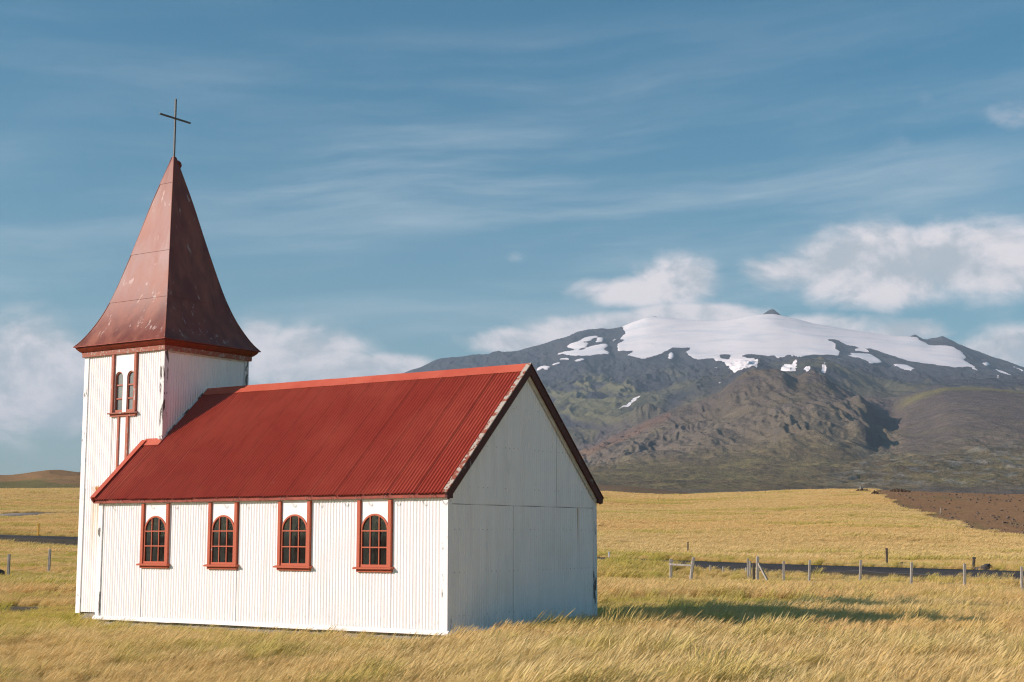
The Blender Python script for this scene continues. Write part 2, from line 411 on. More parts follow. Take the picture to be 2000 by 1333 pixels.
# the same iron on the tower, with the rust stain below the old bracket on its south side
m_, T = material('tower_iron'); p = T.pos(); x_, y_, z_ = T.sep(p)
n1_ = T.noise(T.v('MULTIPLY', p, (1, 1, .12)), 5.0, 5, .6); n3_ = T.noise(T.v('MULTIPLY', p, (1, 1, .15)), 20.0, 4, .6)
c = T.mix(T.ss(n1_, .35, .75), (.88, .86, .835), (.80, .78, .75))
c = T.mix(T.m('MULTIPLY', T.ss(n3_, .62, .72), .45), c, (.5, .42, .33))
inx = T.m('MULTIPLY', T.ss(x_, -11.50, -11.30), T.ss(x_, -10.95, -10.75, 1, 0))
bar = T.m('MULTIPLY', inx, T.m('MULTIPLY', T.ss(z_, 2.83, 2.86), T.ss(z_, 2.92, 3.0, 1, 0)))
run = T.m('MULTIPLY', T.m('MULTIPLY', inx, T.ss(z_, .5, 2.9)), T.ss(z_, 2.88, 2.9, 1, 0))
run = T.m('MULTIPLY', run, T.ss(T.noise(T.v('MULTIPLY', p, (6.5, 1, .22)), 2.0, 3, .5), .42, .70))
bar = T.m('MULTIPLY', bar, T.ss(T.noise(T.v('MULTIPLY', p, (5, 1, 2)), 4.0, 3, .5), .38, .58))
c = T.mix(T.m('MULTIPLY', run, .75), c, (.66, .42, .16)); c = T.mix(bar, c, (.50, .21, .03))
M['tower_iron'] = finish(m_, T, c, .45, None, .35)
# white boards whose paint has flaked down to grey wood
def mat_flaked(key, paint, wood, amount=.56, zs=.22, sc=9):
    m_, T = material(key); p = T.pos()
    n = T.noise(T.v('MULTIPLY', p, (1, 1, zs)), sc, 7, .65, .4); g = T.noise(T.v('MULTIPLY', p, (1, 1, .06)), 40, 3, .5)
    w = T.mix(T.ss(g, .3, .7), wood, tuple(x * .55 for x in wood))
    f = T.ss(n, amount, amount + .03)
    M[key] = finish(m_, T, T.mix(f, paint, w), .7, T.bump(T.m('SUBTRACT', 1.0, f), .5, .004), .25)
mat_flaked('white_board', (.84, .82, .80), (.20, .19, .17), .60)
mat_flaked('white_board_worn', (.74, .73, .71), (.17, .155, .14), .53)
mat_flaked('verge_cap', (.42, .37, .31), (.34, .10, .06), .50, 1.0, 7)
mat_flaked('verge_board', (.085, .032, .026), (.20, .19, .19), .62, 1.0, 5)
mat_flaked('red_trim', (.45, .115, .062), (.66, .56, .50), .68, .3, 8)
mat_flaked('tower_trim', (.42, .145, .095), (.55, .45, .40), .60, .4, 9)
mat_flaked('cornice_board', (.33, .12, .08), (.48, .38, .33), .55, 1.0, 12)
mat_plain('cornice_cove', (.20, .034, .017), .5, .2, 8)
mat_plain('eave_red', (.27, .055, .035), .6, .25, 8)
mat_plain('soffit', (.62, .58, .50), .8, .12, 6)
mat_plain('concrete', (.27, .25, .21), .9, .3, 5)
mat_plain('iron', (.10, .105, .10), .55, .3, 20)
mat_plain('interior_wood', (.20, .17, .13), .8, .3, 3)
mat_plain('reveal_white', (.90, .89, .83), .7, .06, 3)
mat_plain('panel_white', (.85, .83, .815), .55, .03, 2)
mat_plain('dark_felt', (.03, .028, .027), .9, .3, 8)
# red roof iron: sun-faded red, chips of bare zinc dragged down the slope
m_, T = material('roof_red'); p = T.pos(); x_, y_, z_ = T.sep(p)
sl = T.xyz(T.m('MULTIPLY', x_, 1.0), T.m('MULTIPLY', y_, .13), T.m('MULTIPLY', z_, .13))
ch = T.noise(sl, 20, 5, .62, .2); n2_ = T.noise(p, .55, 4, .6); n3_ = T.noise(T.v('MULTIPLY', p, (1, .3, .3)), 7, 4, .6)
c = T.mix(T.ss(n2_, .35, .68), (.37, .048, .021), (.45, .078, .038))
c = T.mix(T.m('MULTIPLY', T.ss(n3_, .45, .75), .5), c, (.26, .026, .012))
chip = T.m('MULTIPLY', T.ss(ch, .705, .735), T.ss(T.noise(p, .8, 2, .5), .46, .60))
c = T.mix(T.m('MULTIPLY', chip, .85), c, (.60, .50, .46))
M['roof_red'] = finish(m_, T, c, .42, None, .5)
m_, T = material('ridge_red'); p = T.pos()
ch = T.noise(T.v('MULTIPLY', p, (.45, 1, 1)), 5.5, 6, .65, .5); n2_ = T.noise(p, 1.2, 4, .6)
c = T.mix(T.ss(n2_, .3, .7), (.44, .075, .040), (.50, .11, .062))
c = T.mix(T.m('MULTIPLY', T.ss(ch, .68, .71), .8), c, (.62, .56, .54))
M['ridge_red'] = finish(m_, T, c, .5, None, .3)
# spire: chalked red paint with a dull sheen, worn pale in patches
m_, T = material('spire_red'); p = T.pos(); z_ = T.sep(p)[2]
n1_ = T.noise(T.v('MULTIPLY', p, (1, 1, .28)), 2.6, 6, .6, .3); n2_ = T.noise(T.v('MULTIPLY', p, (1, 1, .33)), 5.5, 7, .68, .6); n3_ = T.noise(p, .8, 3, .5)
c = T.mix(T.ss(n1_, .32, .7), (.14, .036, .019), (.27, .088, .048))
c = T.mix(T.m('MULTIPLY', T.ss(n3_, .4, .7), .5), c, (.21, .048, .030))
flake = T.m('MULTIPLY', T.ss(n2_, .585, .625), T.ss(T.noise(p, 1.15, 3, .5), .44, .56))
c = T.mix(T.m('MULTIPLY', flake, .6), c, (.50, .40, .36))
M['spire_red'] = finish(m_, T, c, T.ss(n1_, .3, .7, .40, .52), T.bump(n1_, .12, .02), .36)
# window glass: clear, with a film of salt
m_, T = material('glass'); p = T.pos()
lw = T.new('ShaderNodeFresnel'); lw.inputs[0].default_value = 1.5
tr = T.new('ShaderNodeBsdfTransparent'); tr.inputs[0].default_value = (.97, .98, .96, 1)
gl = T.new('ShaderNodeBsdfGlossy'); gl.inputs['Roughness'].default_value = .03; gl.inputs[0].default_value = (.95, .97, 1, 1)
df = T.new('ShaderNodeBsdfDiffuse'); df.inputs[0].default_value = (.35, .36, .33, 1)
m1 = T.new('ShaderNodeMixShader'); T.l.new(lw.outputs[0], m1.inputs[0]); T.l.new(tr.outputs[0], m1.inputs[1]); T.l.new(gl.outputs[0], m1.inputs[2])
m2 = T.new('ShaderNodeMixShader'); T.put(m2.inputs[0], T.ss(T.noise(p, 9, 4, .6), .35, .8, .0, .06)); T.l.new(m1.outputs[0], m2.inputs[1]); T.l.new(df.outputs[0], m2.inputs[2])
oo = T.new('ShaderNodeOutputMaterial'); T.l.new(m2.outputs[0], oo.inputs[0]); M['glass'] = m_
m_, T = material('tower_glass'); n = T.noise(T.pos(), 2.2, 3, .5)
M['tower_glass'] = finish(m_, T, T.mix(T.ss(n, .3, .7), (.16, .18, .18), (.24, .255, .24)), .12, None, .6)

# ------------------------------------------------------------------ ground sheet
GC = dict(straw=(.48, .355, .17), pink=(.52, .385, .215), olive=(.20, .165, .055), moss=(.155, .14, .055), soil=(.30, .17, .085), dark=(.055, .045, .036), thatch=(.52, .40, .16))
ph = np.unique(np.concatenate([np.linspace(-.5, .5, 620), np.linspace(-math.pi, math.pi, 130)[:-1]])); nph = len(ph)
rr_ = np.concatenate([np.geomspace(.6, 14, 14)[:-1], np.geomspace(14, 120, 150)[:-1], np.linspace(120, 700, 190)[:-1], np.geomspace(700, 12500, 16)])
PH, RR = np.meshgrid(ph, rr_)
GX, GY = unpolar(PH, RR); GZ = ground_z(GX.ravel(), GY.ravel()).reshape(GX.shape)
V = np.stack([GX, GY, GZ], -1).reshape(-1, 3)
gx, gy = project(V); prr = RR.ravel(); pph = PH.ravel()
# colour zones on the land
def lerp3(c, t, col): return c * (1 - t[:, None]) + np.array(col)[None, :] * t[:, None]
def dirt_mask(x, y, X, Y, r):
    n = fbm(X * .05, Y * .05, 4, 40) * 22 + fbm(X * .3, Y * .3, 3, 41) * 11
    edge = np.interp(x, [1600, 1700, 1745, 1830, 1900, 2000, 2300, 3000], [935, 958, 988, 1020, 1038, 1055, 1085, 1100])
    return sstep((edge - y) + n * .8, -3, 3) * (x > 1640) * (r > 150) * (r < 700)
dirt = dirt_mask(gx, gy, V[:, 0], V[:, 1], prr)
col = np.tile(np.array(GC['straw']), (len(V), 1)); col[(np.abs(pph) > .46) & (prr < 200)] = (.56, .41, .20)  # unseen ground outside the frame, coloured brighter to bounce light onto the gable
s1 = fbm(V[:, 0] * .02, V[:, 1] * .02, 4, 20); s2 = fbm(RR.ravel() * np.sin(pph) * .03, RR.ravel() * np.cos(pph) * .14, 4, 21)
col = lerp3(col, sstep(s1, -.1, .4) * .7, GC['pink'])
col = lerp3(col, sstep(s2 + s1 * .5, .05, .42) * .55, GC['olive'])
col = lerp3(col, (1 - sstep(prr, 60, 130)) * .85 * (np.abs(pph) < .46), GC['thatch'])
leftmoss = sstep(-pph, .24, .27) * sstep(prr, 345, 400)
col = lerp3(col, leftmoss * .9, GC['moss'])
col = lerp3(col, leftmoss * sstep(ridged(V[:, 0] * .012, V[:, 1] * .03, 3, 30) + .12 * sstep(prr, 540, 600), .50, .70) * .8, GC['soil'])
band = sstep(prr, 395, 430) * (gx > 1120) * (pph > 0) * (1 - sstep(gx, 1330, 1420))
col = lerp3(col, band, (.19, .13, .08))
col = lerp3(col, dirt, GC['soil']); col = lerp3(col, np.clip(1 - np.abs(dirt_mask(gx, gy + 7, V[:, 0], V[:, 1], prr) - .5) * 2, 0, 1) * (gx > 1640) * .75, GC['olive'])
col = lerp3(col, dirt * sstep(fbm(V[:, 0] * .08, V[:, 1] * .08, 4, 44), .18, .4) * .55, (.20, .16, .07))
rd = np.full(len(V), 99.0); _m = (prr > 45) & (prr < 400) & (np.abs(pph) < 1.2); rd[_m] = line_dist(V[_m, 0], V[_m, 1], ROAD_XY[::6])[0]
col = lerp3(col, (1 - sstep(rd - 3.2 * sstep(-pph, .22, .28), 4.2, 6.0)) * .9, (.060, .052, .045))
col = lerp3(col, (1 - sstep(prr, 20, 46)) * .0, GC['thatch'])
def patch_mask(x, y, X, Y):      # the bare gravel patch beside the church
    n = fbm(X * 1.2, Y * 1.2, 3, 50) * .5
    return sstep(1 - ((x - 20) / 85.0) ** 2 - ((y - 1191) / 8.0) ** 2 + n * 1.8, .0, .5)
bare = patch_mask(gx, gy, V[:, 0], V[:, 1]) * (prr < 70) * (prr > 25)
col = lerp3(col, bare, (.13, .108, .078))
m_, T = material('ground_cover'); p = T.pos()
base = T.attr('Col')['Color']
n1_ = T.noise(p, .7, 6, .65); n2_ = T.noise(p, 5.0, 5, .65); n3_ = T.noise(T.v('MULTIPLY', p, (1, 1, 4)), .18, 6, .6)
c = T.mix(T.ss(n1_, .3, .72, 0, .55), base, T.mix(1.0, base, (.55, .50, .42), 'MULTIPLY'))
c = T.mix(T.ss(n2_, .42, .75, 0, .5), c, T.mix(1.0, base, (1.35, 1.32, 1.25), 'MULTIPLY'))
c = T.mix(T.ss(n3_, .45, .7, 0, .35), c, T.mix(1.0, base, (.75, .78, .55), 'MULTIPLY'))
M['ground'] = finish(m_, T, c, .95, T.bump(T.m('ADD', n2_, n1_), .9, .12), .1)
ground = grid_mesh('ground', V, len(rr_), nph, M['ground'], close=True)
tag(ground, 'rolling meadow of dry golden grass around the church', 'ground', kind='structure')
ca = ground.data.color_attributes.new('Col', 'FLOAT_COLOR', 'POINT')
ca.data.foreach_set('color', np.concatenate([col, np.ones((len(col), 1))], 1).astype(np.float32).ravel())

# ------------------------------------------------------------------ mountain
MX = np.array([-1600, -400, 0, 400, 600, 780, 860, 1000, 1130, 1200, 1300, 1400, 1475, 1520, 1560, 1590, 1640, 1670, 1690, 1712, 1745, 1780, 1820, 1860, 1900, 2000, 2200, 2600, 3600], float)
def row(vals): return np.array(vals, float)
LAY = []
one = np.ones(len(MX))
LAY.append((one * 700, one * 992))
LAY.append((one * 1000, one * 974))
LAY.append((one * 1300, row([980, 975, 972, 968, 965, 962, 960, 958, 957, 957, 956, 955, 955, 955, 955, 955, 954, 954, 954, 954, 953, 952, 950, 949, 949, 949, 952, 960, 970])))
LAY.append((one * 1850, row([975, 968, 962, 955, 945, 938, 935, 930, 927, 925, 922, 920, 918, 917, 917, 916, 914, 913, 912, 912, 908, 906, 905, 905, 905, 906, 915, 930, 955])))
LAY.append((one * 2250, row([972, 966, 960, 948, 935, 925, 922, 916, 910, 905, 893, 880, 870, 864, 860, 860, 864, 870, 877, 885, 889, 882, 876, 868, 862, 858, 868, 890, 940])))
LAY.append((one * 2650, row([970, 964, 958, 940, 922, 906, 902, 898, 892, 880, 856, 832, 812, 805, 803, 803, 813, 822, 831, 843, 850, 842, 826, 806, 797, 792, 806, 840, 925])))
F_ = row([968, 962, 956, 930, 908, 890, 885, 880, 878, 850, 806, 770, 723, 721, 735, 724, 753, 768, 777, 786, 792, 778, 764, 757, 757, 765, 790, 830, 920])
LAY.append((one * 3200, F_))
DIP = row([-2, -2, -3, -4, -5, -6, -6, -6, -4, 2, 8, 10, 16, 14, 8, 12, 14, 12, 8, -6, -8, 0, 5, 8, 8, 6, 4, 0, -5])
LAY.append((one * 3650, F_ + DIP))
LAY.append((one * 4600, row([960, 958, 952, 912, 880, 852, 842, 826, 804, 794, 776, 742, 716, 714, 714, 712, 720, 730, 737, 745, 752, 752, 750, 748, 748, 752, 766, 800, 900])))
LAY.append((one * 5600, row([955, 955, 948, 890, 850, 812, 798, 775, 752, 744, 736, 722, 708, 706, 705, 703, 707, 712, 716, 722, 728, 731, 732, 733, 736, 742, 756, 790, 890])))
LAY.append((one * 6600, row([950, 950, 944, 880, 826, 776, 756, 728, 705, 700, 693, 690, 686, 686, 687, 687, 690, 693, 695, 698, 701, 704, 707, 710, 715, 728, 746, 782, 880])))
SX = [-1600, -400, 0, 400, 600, 700, 780, 830, 860, 900, 960, 1000, 1040, 1075, 1100, 1130, 1160, 1190, 1216, 1240, 1270, 1300, 1400, 1500, 1560, 1600, 1700, 1760, 1800, 1830, 1870, 1910, 1960, 2000, 2100, 2200, 2600, 3600]
SY = [950, 945, 938, 872, 805, 764, 732, 713, 702, 696, 691, 688, 678, 668, 661, 651, 645, 643, 642, 636, 630, 629, 628, 622, 627, 634, 650, 659, 662, 668, 671, 684, 702, 717, 750, 775, 800, 880]
LAY.append((one * 8300, np.interp(MX, SX, SY)))
fxs = np.unique(np.concatenate([np.arange(-1600, 690, 14), np.arange(690, 2160, 2.0), np.arange(2160, 3601, 14)]))
mph = phiofx(fxs); nmc = len(fxs)
rows_r = np.concatenate([np.linspace(700, 1250, 16)[:-1], np.linspace(1250, 2100, 95)[:-1], np.linspace(2100, 3350, 165)[:-1], np.linspace(3350, 5000, 105)[:-1], np.linspace(5000, 8700, 205)[:-1], np.linspace(8700, 11800, 12)])
rk = [l[0][0] for l in LAY] + [9600, 11800]
yk = [pchip(MX, l[1], fxs)[:, 0] for l in LAY]; yk[-1] = pchip(SX, SY, fxs)[:, 0]
zk = [zofy(r, mph, y) for r, y in zip(rk, yk)]
zk += [np.maximum(zk[-1] * .86, 5), np.maximum(zk[-1] * .35, 3)]
ZM = pchip(rk, np.array(zk), rows_r)                                                # rows x cols
PHm, RRm = np.meshgrid(mph, rows_r); XM, YM = unpolar(PHm, RRm)
LAT = RRm * np.sin(PHm); DEP = RRm * np.cos(PHm)
# rock summits standing on the ice
def cone(x, r, h, rad, p=1.0):
    x0, y0 = unpolar(phiofx(x), r); d = np.hypot(XM - x0, (YM - y0))
    return h * np.clip(1 - d / rad, 0, 1) ** p
n_sm = fbm(LAT * .02, DEP * .02, 3, 71)
ZM = ZM + cone(1515, 8420, 72, 140, 1.3) * (1 + .15 * n_sm) + cone(1283, 8450, 52, 210, 1.2)
ZM = ZM + cone(1797, 8200, 34, 62, 1.1) + cone(1852, 8200, 46, 105, 1.1) + cone(1824, 8230, 16, 60)
# where the ice lies (surveyed on the smooth mountain form)
VB = np.stack([XM, YM, ZM], -1).reshape(-1, 3); bx_, by_ = project(VB)
# snow and ice
def Z1(pts): return [(1000 + a / 3.92, 560 + b / 3.92) for a, b in pts]
def Z2(pts): return [(1500 + a / 3.92, 560 + b / 3.92) for a, b in pts]
ice = [(1190, 560), (1216.8, 641), (1222, 649), (1209, 662), (1222, 664), (1204, 672), (1208, 685), (1241, 684), (1224.5, 693), (1249, 700), (1264, 699), (1283, 693), (1296, 688), (1314, 678), (1351, 678), (1339, 687.6), (1353, 699), (1367, 701.6), (1393, 699), (1398, 705), (1413, 705), (1421, 723), (1434, 729.6), (1467, 726), (1481, 715.6), (1480, 707), (1459, 699), (1446, 695), (1462, 691), (1500, 695),
       (1513, 693), (1520, 705), (1538, 703), (1559, 698), (1584, 692.6), (1612, 692.6), (1638, 694), (1640, 685), (1630, 680), (1633, 670), (1612, 662), (1633, 662), (1650, 672), (1699, 680), (1722, 687.5), (1745, 695), (1775, 705), (1819, 710.5), (1867, 717), (1893, 715.6), (1921, 729.6), (1898, 713), (1882, 703), (1888, 698), (1875, 685), (1860, 677), (1839, 673.5), (1816, 673.5), (1793, 659.5), (1788, 560)]
patches = [Z1(q) for q in [
    [(315, 503), (430, 524), (560, 532), (765, 503), (700, 478), (755, 432), (690, 437), (600, 455), (545, 485), (440, 490)],
    [(415, 462), (490, 482), (565, 465), (585, 430), (500, 420), (440, 437)], [(500, 425), (580, 417), (662, 375), (640, 360), (555, 386)], [(628, 430), (690, 415), (714, 378), (660, 388)], [(758, 418), (802, 392), (780, 380)],
    [(465, 572), (540, 569), (560, 545), (510, 550)], [(350, 557), (440, 557), (440, 546), (355, 547)], [(175, 632), (270, 620), (300, 603), (215, 597)], [(308, 597), (375, 576), (370, 569), (310, 582)], [(215, 517), (270, 516), (268, 506)], [(20, 507), (85, 504), (60, 496)], [(432, 420), (462, 420), (462, 408)],
    [(1188, 546), (1215, 554), (1244, 530), (1225, 491), (1200, 510)], [(1540, 622), (1578, 624), (1572, 603)], [(1535, 752), (1614, 749), (1600, 738)], [(803, 1003), (850, 968), (890, 958), (988, 874), (940, 878), (910, 918), (818, 974)]]]
patches += [Z2(q) for q in [
    [(88, 610), (150, 627), (177, 600), (130, 594)], [(173, 627), (207, 621), (217, 588), (185, 589)], [(218, 614), (244, 578), (225, 590)], [(260, 622), (300, 634), (330, 620), (310, 605)], [(395, 625), (420, 647), (447, 630), (435, 595)],
    [(590, 525), (700, 547), (780, 582), (882, 582), (840, 545), (770, 508), (620, 501), (640, 520)], [(660, 480), (780, 499), (750, 474), (690, 460)], [(940, 584), (1020, 620), (1120, 640), (1127, 620), (1060, 596)], [(1633, 584), (1670, 604), (1702, 599), (1690, 573)], [(1638, 518), (1675, 542), (1682, 537)],
    [(1736, 618), (1760, 652), (1868, 689), (1862, 675)], [(1688, 684), (1790, 724), (1792, 716)], [(1833, 581), (1960, 653), (1960, 638)], [(1918, 700), (1960, 714), (1960, 693)]]]
holes = [Z1([(1043, 442), (1102, 438), (1080, 428)]), Z1([(1588, 520), (1600, 547), (1662, 557), (1674, 518)])]
jx = bx_ + fbm(LAT / 45, DEP / 90, 4, 90).ravel() * 2.0; jy = by_ + fbm(LAT / 45, DEP / 90, 4, 91).ravel() * 1.4
snow = inpoly(jx, jy, ice)
for q in patches: snow |= inpoly(jx, jy, q)
for q in holes: snow &= ~inpoly(jx, jy, q)
rv = RRm.ravel()
high = rv > 3850
snow = snow & (high | ((bx_ < 1260) & (by_ > 770) & (rv > 3700)))
conev = ((cone(1515, 8420, 72, 140) + cone(1283, 8450, 52, 210)).ravel() > 3) | ((cone(1797, 8200, 34, 62) + cone(1852, 8200, 46, 105)).ravel() > 6)
snow = (snow & ~conev).astype(float)
sn2 = snow.reshape(ZM.shape)
def blur(q, n):
    q = q.copy()
    for _ in range(n):
        q[1:-1, 1:-1] = (q[1:-1, 1:-1] * 2 + q[:-2, 1:-1] + q[2:, 1:-1] + q[1:-1, :-2] + q[1:-1, 2:]) / 6
    return q
near_ice = np.clip(blur(sn2, 60) * 2.4, 0, 1)
soft = sn2.copy()
for _ in range(6):
    soft[1:-1, 1:-1] = (soft[1:-1, 1:-1] * 2 + soft[:-2, 1:-1] + soft[2:, 1:-1] + soft[1:-1, :-2] + soft[1:-1, 2:]) / 6
# relief: gullies run down the fall line, lava folds, ledges and hummocks on the apron
crest = 1 - sstep(RRm, 7300, 8250) * .8
warp = fbm(LAT * .0022, DEP * .0012, 3, 60) * 160
warp2 = fbm(LAT * .008, DEP * .002, 3, 59) * 60
g1 = ridged((LAT + warp) / 300, (DEP + warp * .6) / 1700, 4, 61)
g2 = ridged((LAT + warp * .5 + warp2) / 80, DEP / 520, 4, 62)
g3 = ridged((LAT + warp2) / 30, DEP / 170, 3, 65)
hum = fbm(LAT / 60, DEP / 80, 5, 63, .55)
led = ridged((LAT + warp2) / 170, (DEP + warp2 * 2) / 120, 4, 64, .55)
fine = fbm(LAT / 16, DEP / 40, 3, 73, .6)
w_far = sstep(RRm, 4500, 5400); w_mid = sstep(RRm, 1900, 2500) * (1 - sstep(RRm, 3450, 3800)); w_ap = sstep(RRm, 1050, 1400) * (1 - sstep(RRm, 1900, 2500)); w_fold = sstep(RRm, 3450, 3900) * (1 - sstep(RRm, 5400, 6300))
foldzone = np.exp(-(((fxs[None, :] - 1130) / 150.0) ** 2)) * w_fold
amp_f = .22 + .78 * sstep(np.abs(RRm - 3200), 20, 300)
gz_ = sstep(fxs[None, :], 1738, 1790) * w_mid
bare_ = (1 - soft) * (1 - .85 * near_ice)
ZM = ZM + bare_ * crest * w_far * ((g1 - .78) * 40 + (g2 - .7) * 18 + (g3 - .7) * 9 + hum * 4) + soft * w_far * fbm(LAT / 500, DEP / 900, 3, 74) * 10 * crest
ZM = ZM + w_mid * amp_f * (1 - .88 * gz_) * ((g1 - .5) * 15 + (g2 - .5) * 14 + (g3 - .5) * 8 + hum * 2.5 + (led - .4) * 6 + fine * 2.6)
fl = (LAT * .80 + DEP * .10 + warp * 1.3 + warp2 * 1.2)
fold = np.abs(np.sin(fl / 62.0)) ; fold2 = np.abs(np.sin((fl * .7 + LAT * .5 + warp2 * 1.7) / 27.0))
ZM = ZM + foldzone * (fold * 17 + fold2 * 7 + (g2 - .5) * 12 + fine * 2) + w_fold * (1 - foldzone) * ((g1 - .5) * 34 + (g2 - .5) * 15 + (g3 - .5) * 6 + hum * 4 + fine * 2)
ZM = ZM + w_ap * (hum * 4 + (led - .4) * 9 * (.35 + .65 * sstep(fxs[None, :], 1480, 1700)) + fine * 1.6)
# the ravine wall between the two front hills
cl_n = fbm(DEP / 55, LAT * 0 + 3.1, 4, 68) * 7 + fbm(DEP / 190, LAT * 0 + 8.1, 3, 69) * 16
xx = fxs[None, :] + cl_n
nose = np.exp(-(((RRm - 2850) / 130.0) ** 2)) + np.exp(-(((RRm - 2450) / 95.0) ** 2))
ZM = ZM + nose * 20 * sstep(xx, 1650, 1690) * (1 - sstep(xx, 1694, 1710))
# crags on the two summits of the front hill
for cx_, cr_, ch_, cw_ in ((1478, 3190, 16, 45), (1500, 3150, 10, 40), (1596, 3180, 16, 42), (1612, 3130, 9, 36), (1690, 2880, 14, 40), (1262, 3900, 40, 90)):
    ZM = ZM + cone(cx_, cr_, ch_, cw_) * (.7 + .6 * (g3 - .3))
# scree streaks on the right-hand hill
stre = fbm((LAT + DEP * .19) / 24, DEP / 520, 4, 72)
ZM = ZM + gz_ * stre * 3
# keep the skylines of the front hills and of the summit where they were surveyed
def hold(ra, rb, target, ctr, wid, win):
    global ZM
    m_ = (rows_r > ra) & (rows_r < rb)
    P_ = np.stack([XM[m_], YM[m_], ZM[m_]], -1).reshape(-1, 3); y_ = project(P_)[1].reshape(m_.sum(), -1).min(0)
    dy = target - y_; ker = np.ones(win) / win; dy = np.convolve(np.pad(dy, win // 2, 'edge'), ker, 'same')[win // 2:-(win // 2)]
    wgt = np.exp(-((rows_r - ctr) / wid) ** 2)[:, None]
    ZM = ZM - wgt * dy[None, :] / FPX * RRm * 1.02
for _ in range(2):
    hold(2800, 3500, yk[6], 3200, 420, 13)
hold(7600, 8600, np.minimum(yk[-1], 9999) - (cone(1515, 8420, 72, 140) + cone(1283, 8450, 52, 210) + cone(1797, 8200, 34, 62) + cone(1852, 8200, 46, 105)).max(0) / 8400 * FPX * .8, 8300, 700, 41)
VM = np.stack([XM, YM, ZM], -1).reshape(-1, 3)
px, py = project(VM)
rv = RRm.ravel(); xv = np.tile(fxs, len(rows_r))
# slope for colour
dzr = np.gradient(ZM, axis=0) / np.gradient(rows_r)[:, None]
dzl = np.gradient(ZM, axis=1) / np.maximum(np.gradient(LAT, axis=1), .3)
steep = np.hypot(dzr, dzl).ravel()
A1 = fbm(LAT / 420, DEP / 420, 5, 80).ravel(); A2 = fbm(LAT / 70, DEP / 110, 5, 81, .6).ravel(); A3 = fbm(LAT / 900, DEP / 700, 3, 82).ravel(); A4 = fbm(LAT / 24, DEP / 40, 4, 84, .6).ravel()
c = np.tile(np.array((.040, .043, .050)), (len(VM), 1))                                 # upper lava and scree
c = lerp3(c, sstep(A1 + A2 * .4, -.1, .5) * .45, (.066, .062, .062))
c = lerp3(c, sstep(A2, .1, .5) * .4, (.030, .033, .038))
lowf = 1 - sstep(rv, 3500, 4400)
c = lerp3(c, lowf, (.126, .102, .086))                                                  # front hills: brown-violet scree
c = lerp3(c, lowf * sstep(A3 + A2 * .5, -.12, .35) * .55, (.135, .108, .056))
c = lerp3(c, lowf * sstep(A1 * .8 + A2 * .5 + A4 * .3, .08, .38) * .6, (.17, .142, .062))
c = lerp3(c, lowf * sstep(A4 + A2 * .5, .22, .5) * .55, (.175, .15, .135))
c = lerp3(c, lowf * sstep(-A4 - A2 * .3, .25, .6) * .45, (.07, .055, .045))
fz = (foldzone.ravel() > .0) * foldzone.ravel()
topmoss = sstep((fold * .7 + fold2 * .4).ravel() + A4 * .25, .45, .85)
mossreg = np.clip(np.exp(-(((xv - 1120) / 190.0) ** 2)) * w_fold.ravel() * 1.3, 0, 1)
c = lerp3(c, mossreg * topmoss * .85, (.155, .145, .068))
midmoss = sstep(rv, 3650, 4000) * (1 - sstep(rv, 4700, 5400)) * sstep(xv, 1230, 1300)
c = lerp3(c, midmoss * sstep(A1 + A2 * .4, -.1, .3) * .65, (.105, .100, .050))
ora = sstep(1 - np.abs((py - (892 - (px - 1130) * .46)) / 13.0) + A2 * .5, .1, .7) * (px > 1120) * (px < 1310) * (rv < 3500) * (rv > 2000)
c = lerp3(c, ora * .7, (.24, .135, .075))
upf = lowf * sstep(rv, 2700, 3150)
c = lerp3(c, upf * .55, (.088, .068, .064))
lowface = sstep(rv, 1800, 2000) * (1 - sstep(rv, 2500, 2900))
c = lerp3(c, lowface * .45, (.175, .142, .098))
ap = w_ap.ravel()
c = lerp3(c, ap * .8, (.145, .115, .052))
c = lerp3(c, ap * sstep(A2 + A4 * .5, .0, .4) * .6, (.205, .175, .075))
c = lerp3(c, ap * sstep(-A2 - A4 * .5, .05, .45) * .7, (.085, .062, .040))
c = lerp3(c, ap * sstep(xv, 1560, 1720) * sstep(A4 + led.ravel() * .7 - .3, .12, .4) * .75, (.20, .19, .165))
right = gz_.ravel() * (rv > 2100) * (rv < 3100)
c = lerp3(c, right * .8, (.105, .085, .075))
c = lerp3(c, right * sstep(stre.ravel(), .1, .5) * .55, (.14, .125, .06))
gt = sstep(xv, 1735, 1790) * sstep(rv, 2980, 3120) * (1 - sstep(rv, 3500, 3800))
c = lerp3(c, gt * .85, (.175, .155, .062))
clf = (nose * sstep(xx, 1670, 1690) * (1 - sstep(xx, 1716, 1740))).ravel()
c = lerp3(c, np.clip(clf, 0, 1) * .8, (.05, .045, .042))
c = lerp3(c, sstep(steep, .9, 1.5) * lowf * .6, (.085, .075, .068))
m_, T = material('mountain_rock'); p = T.pos()
base = T.attr('Col')['Color']; sn = T.attr('snow')['Fac']
n1_ = T.noise(p, .035, 7, .65); n2_ = T.noise(T.v('MULTIPLY', p, (1, 1, 2.5)), .012, 6, .6)
cc = T.mix(T.ss(n1_, .35, .7, 0, .6), base, T.mix(1.0, base, (.62, .60, .60), 'MULTIPLY'))
cc = T.mix(T.ss(n2_, .45, .75, 0, .5), cc, T.mix(1.0, base, (1.4, 1.38, 1.3), 'MULTIPLY'))
n5_ = T.noise(T.v('MULTIPLY', p, (.5, .5, 1.2)), .05, 6, .65)
sf = T.ss(T.m('ADD', sn, T.m('MULTIPLY', T.m('SUBTRACT', n5_, .5), 1.1)), .46, .60)
dirty = T.noise(T.v('MULTIPLY', p, (.30, .30, .9)), .012, 5, .55, .8)
scol = T.mix(T.ss(dirty, .46, .70, 0, .75), (.82, .77, .76), (.60, .635, .66))
cc = T.mix(sf, cc, scol)
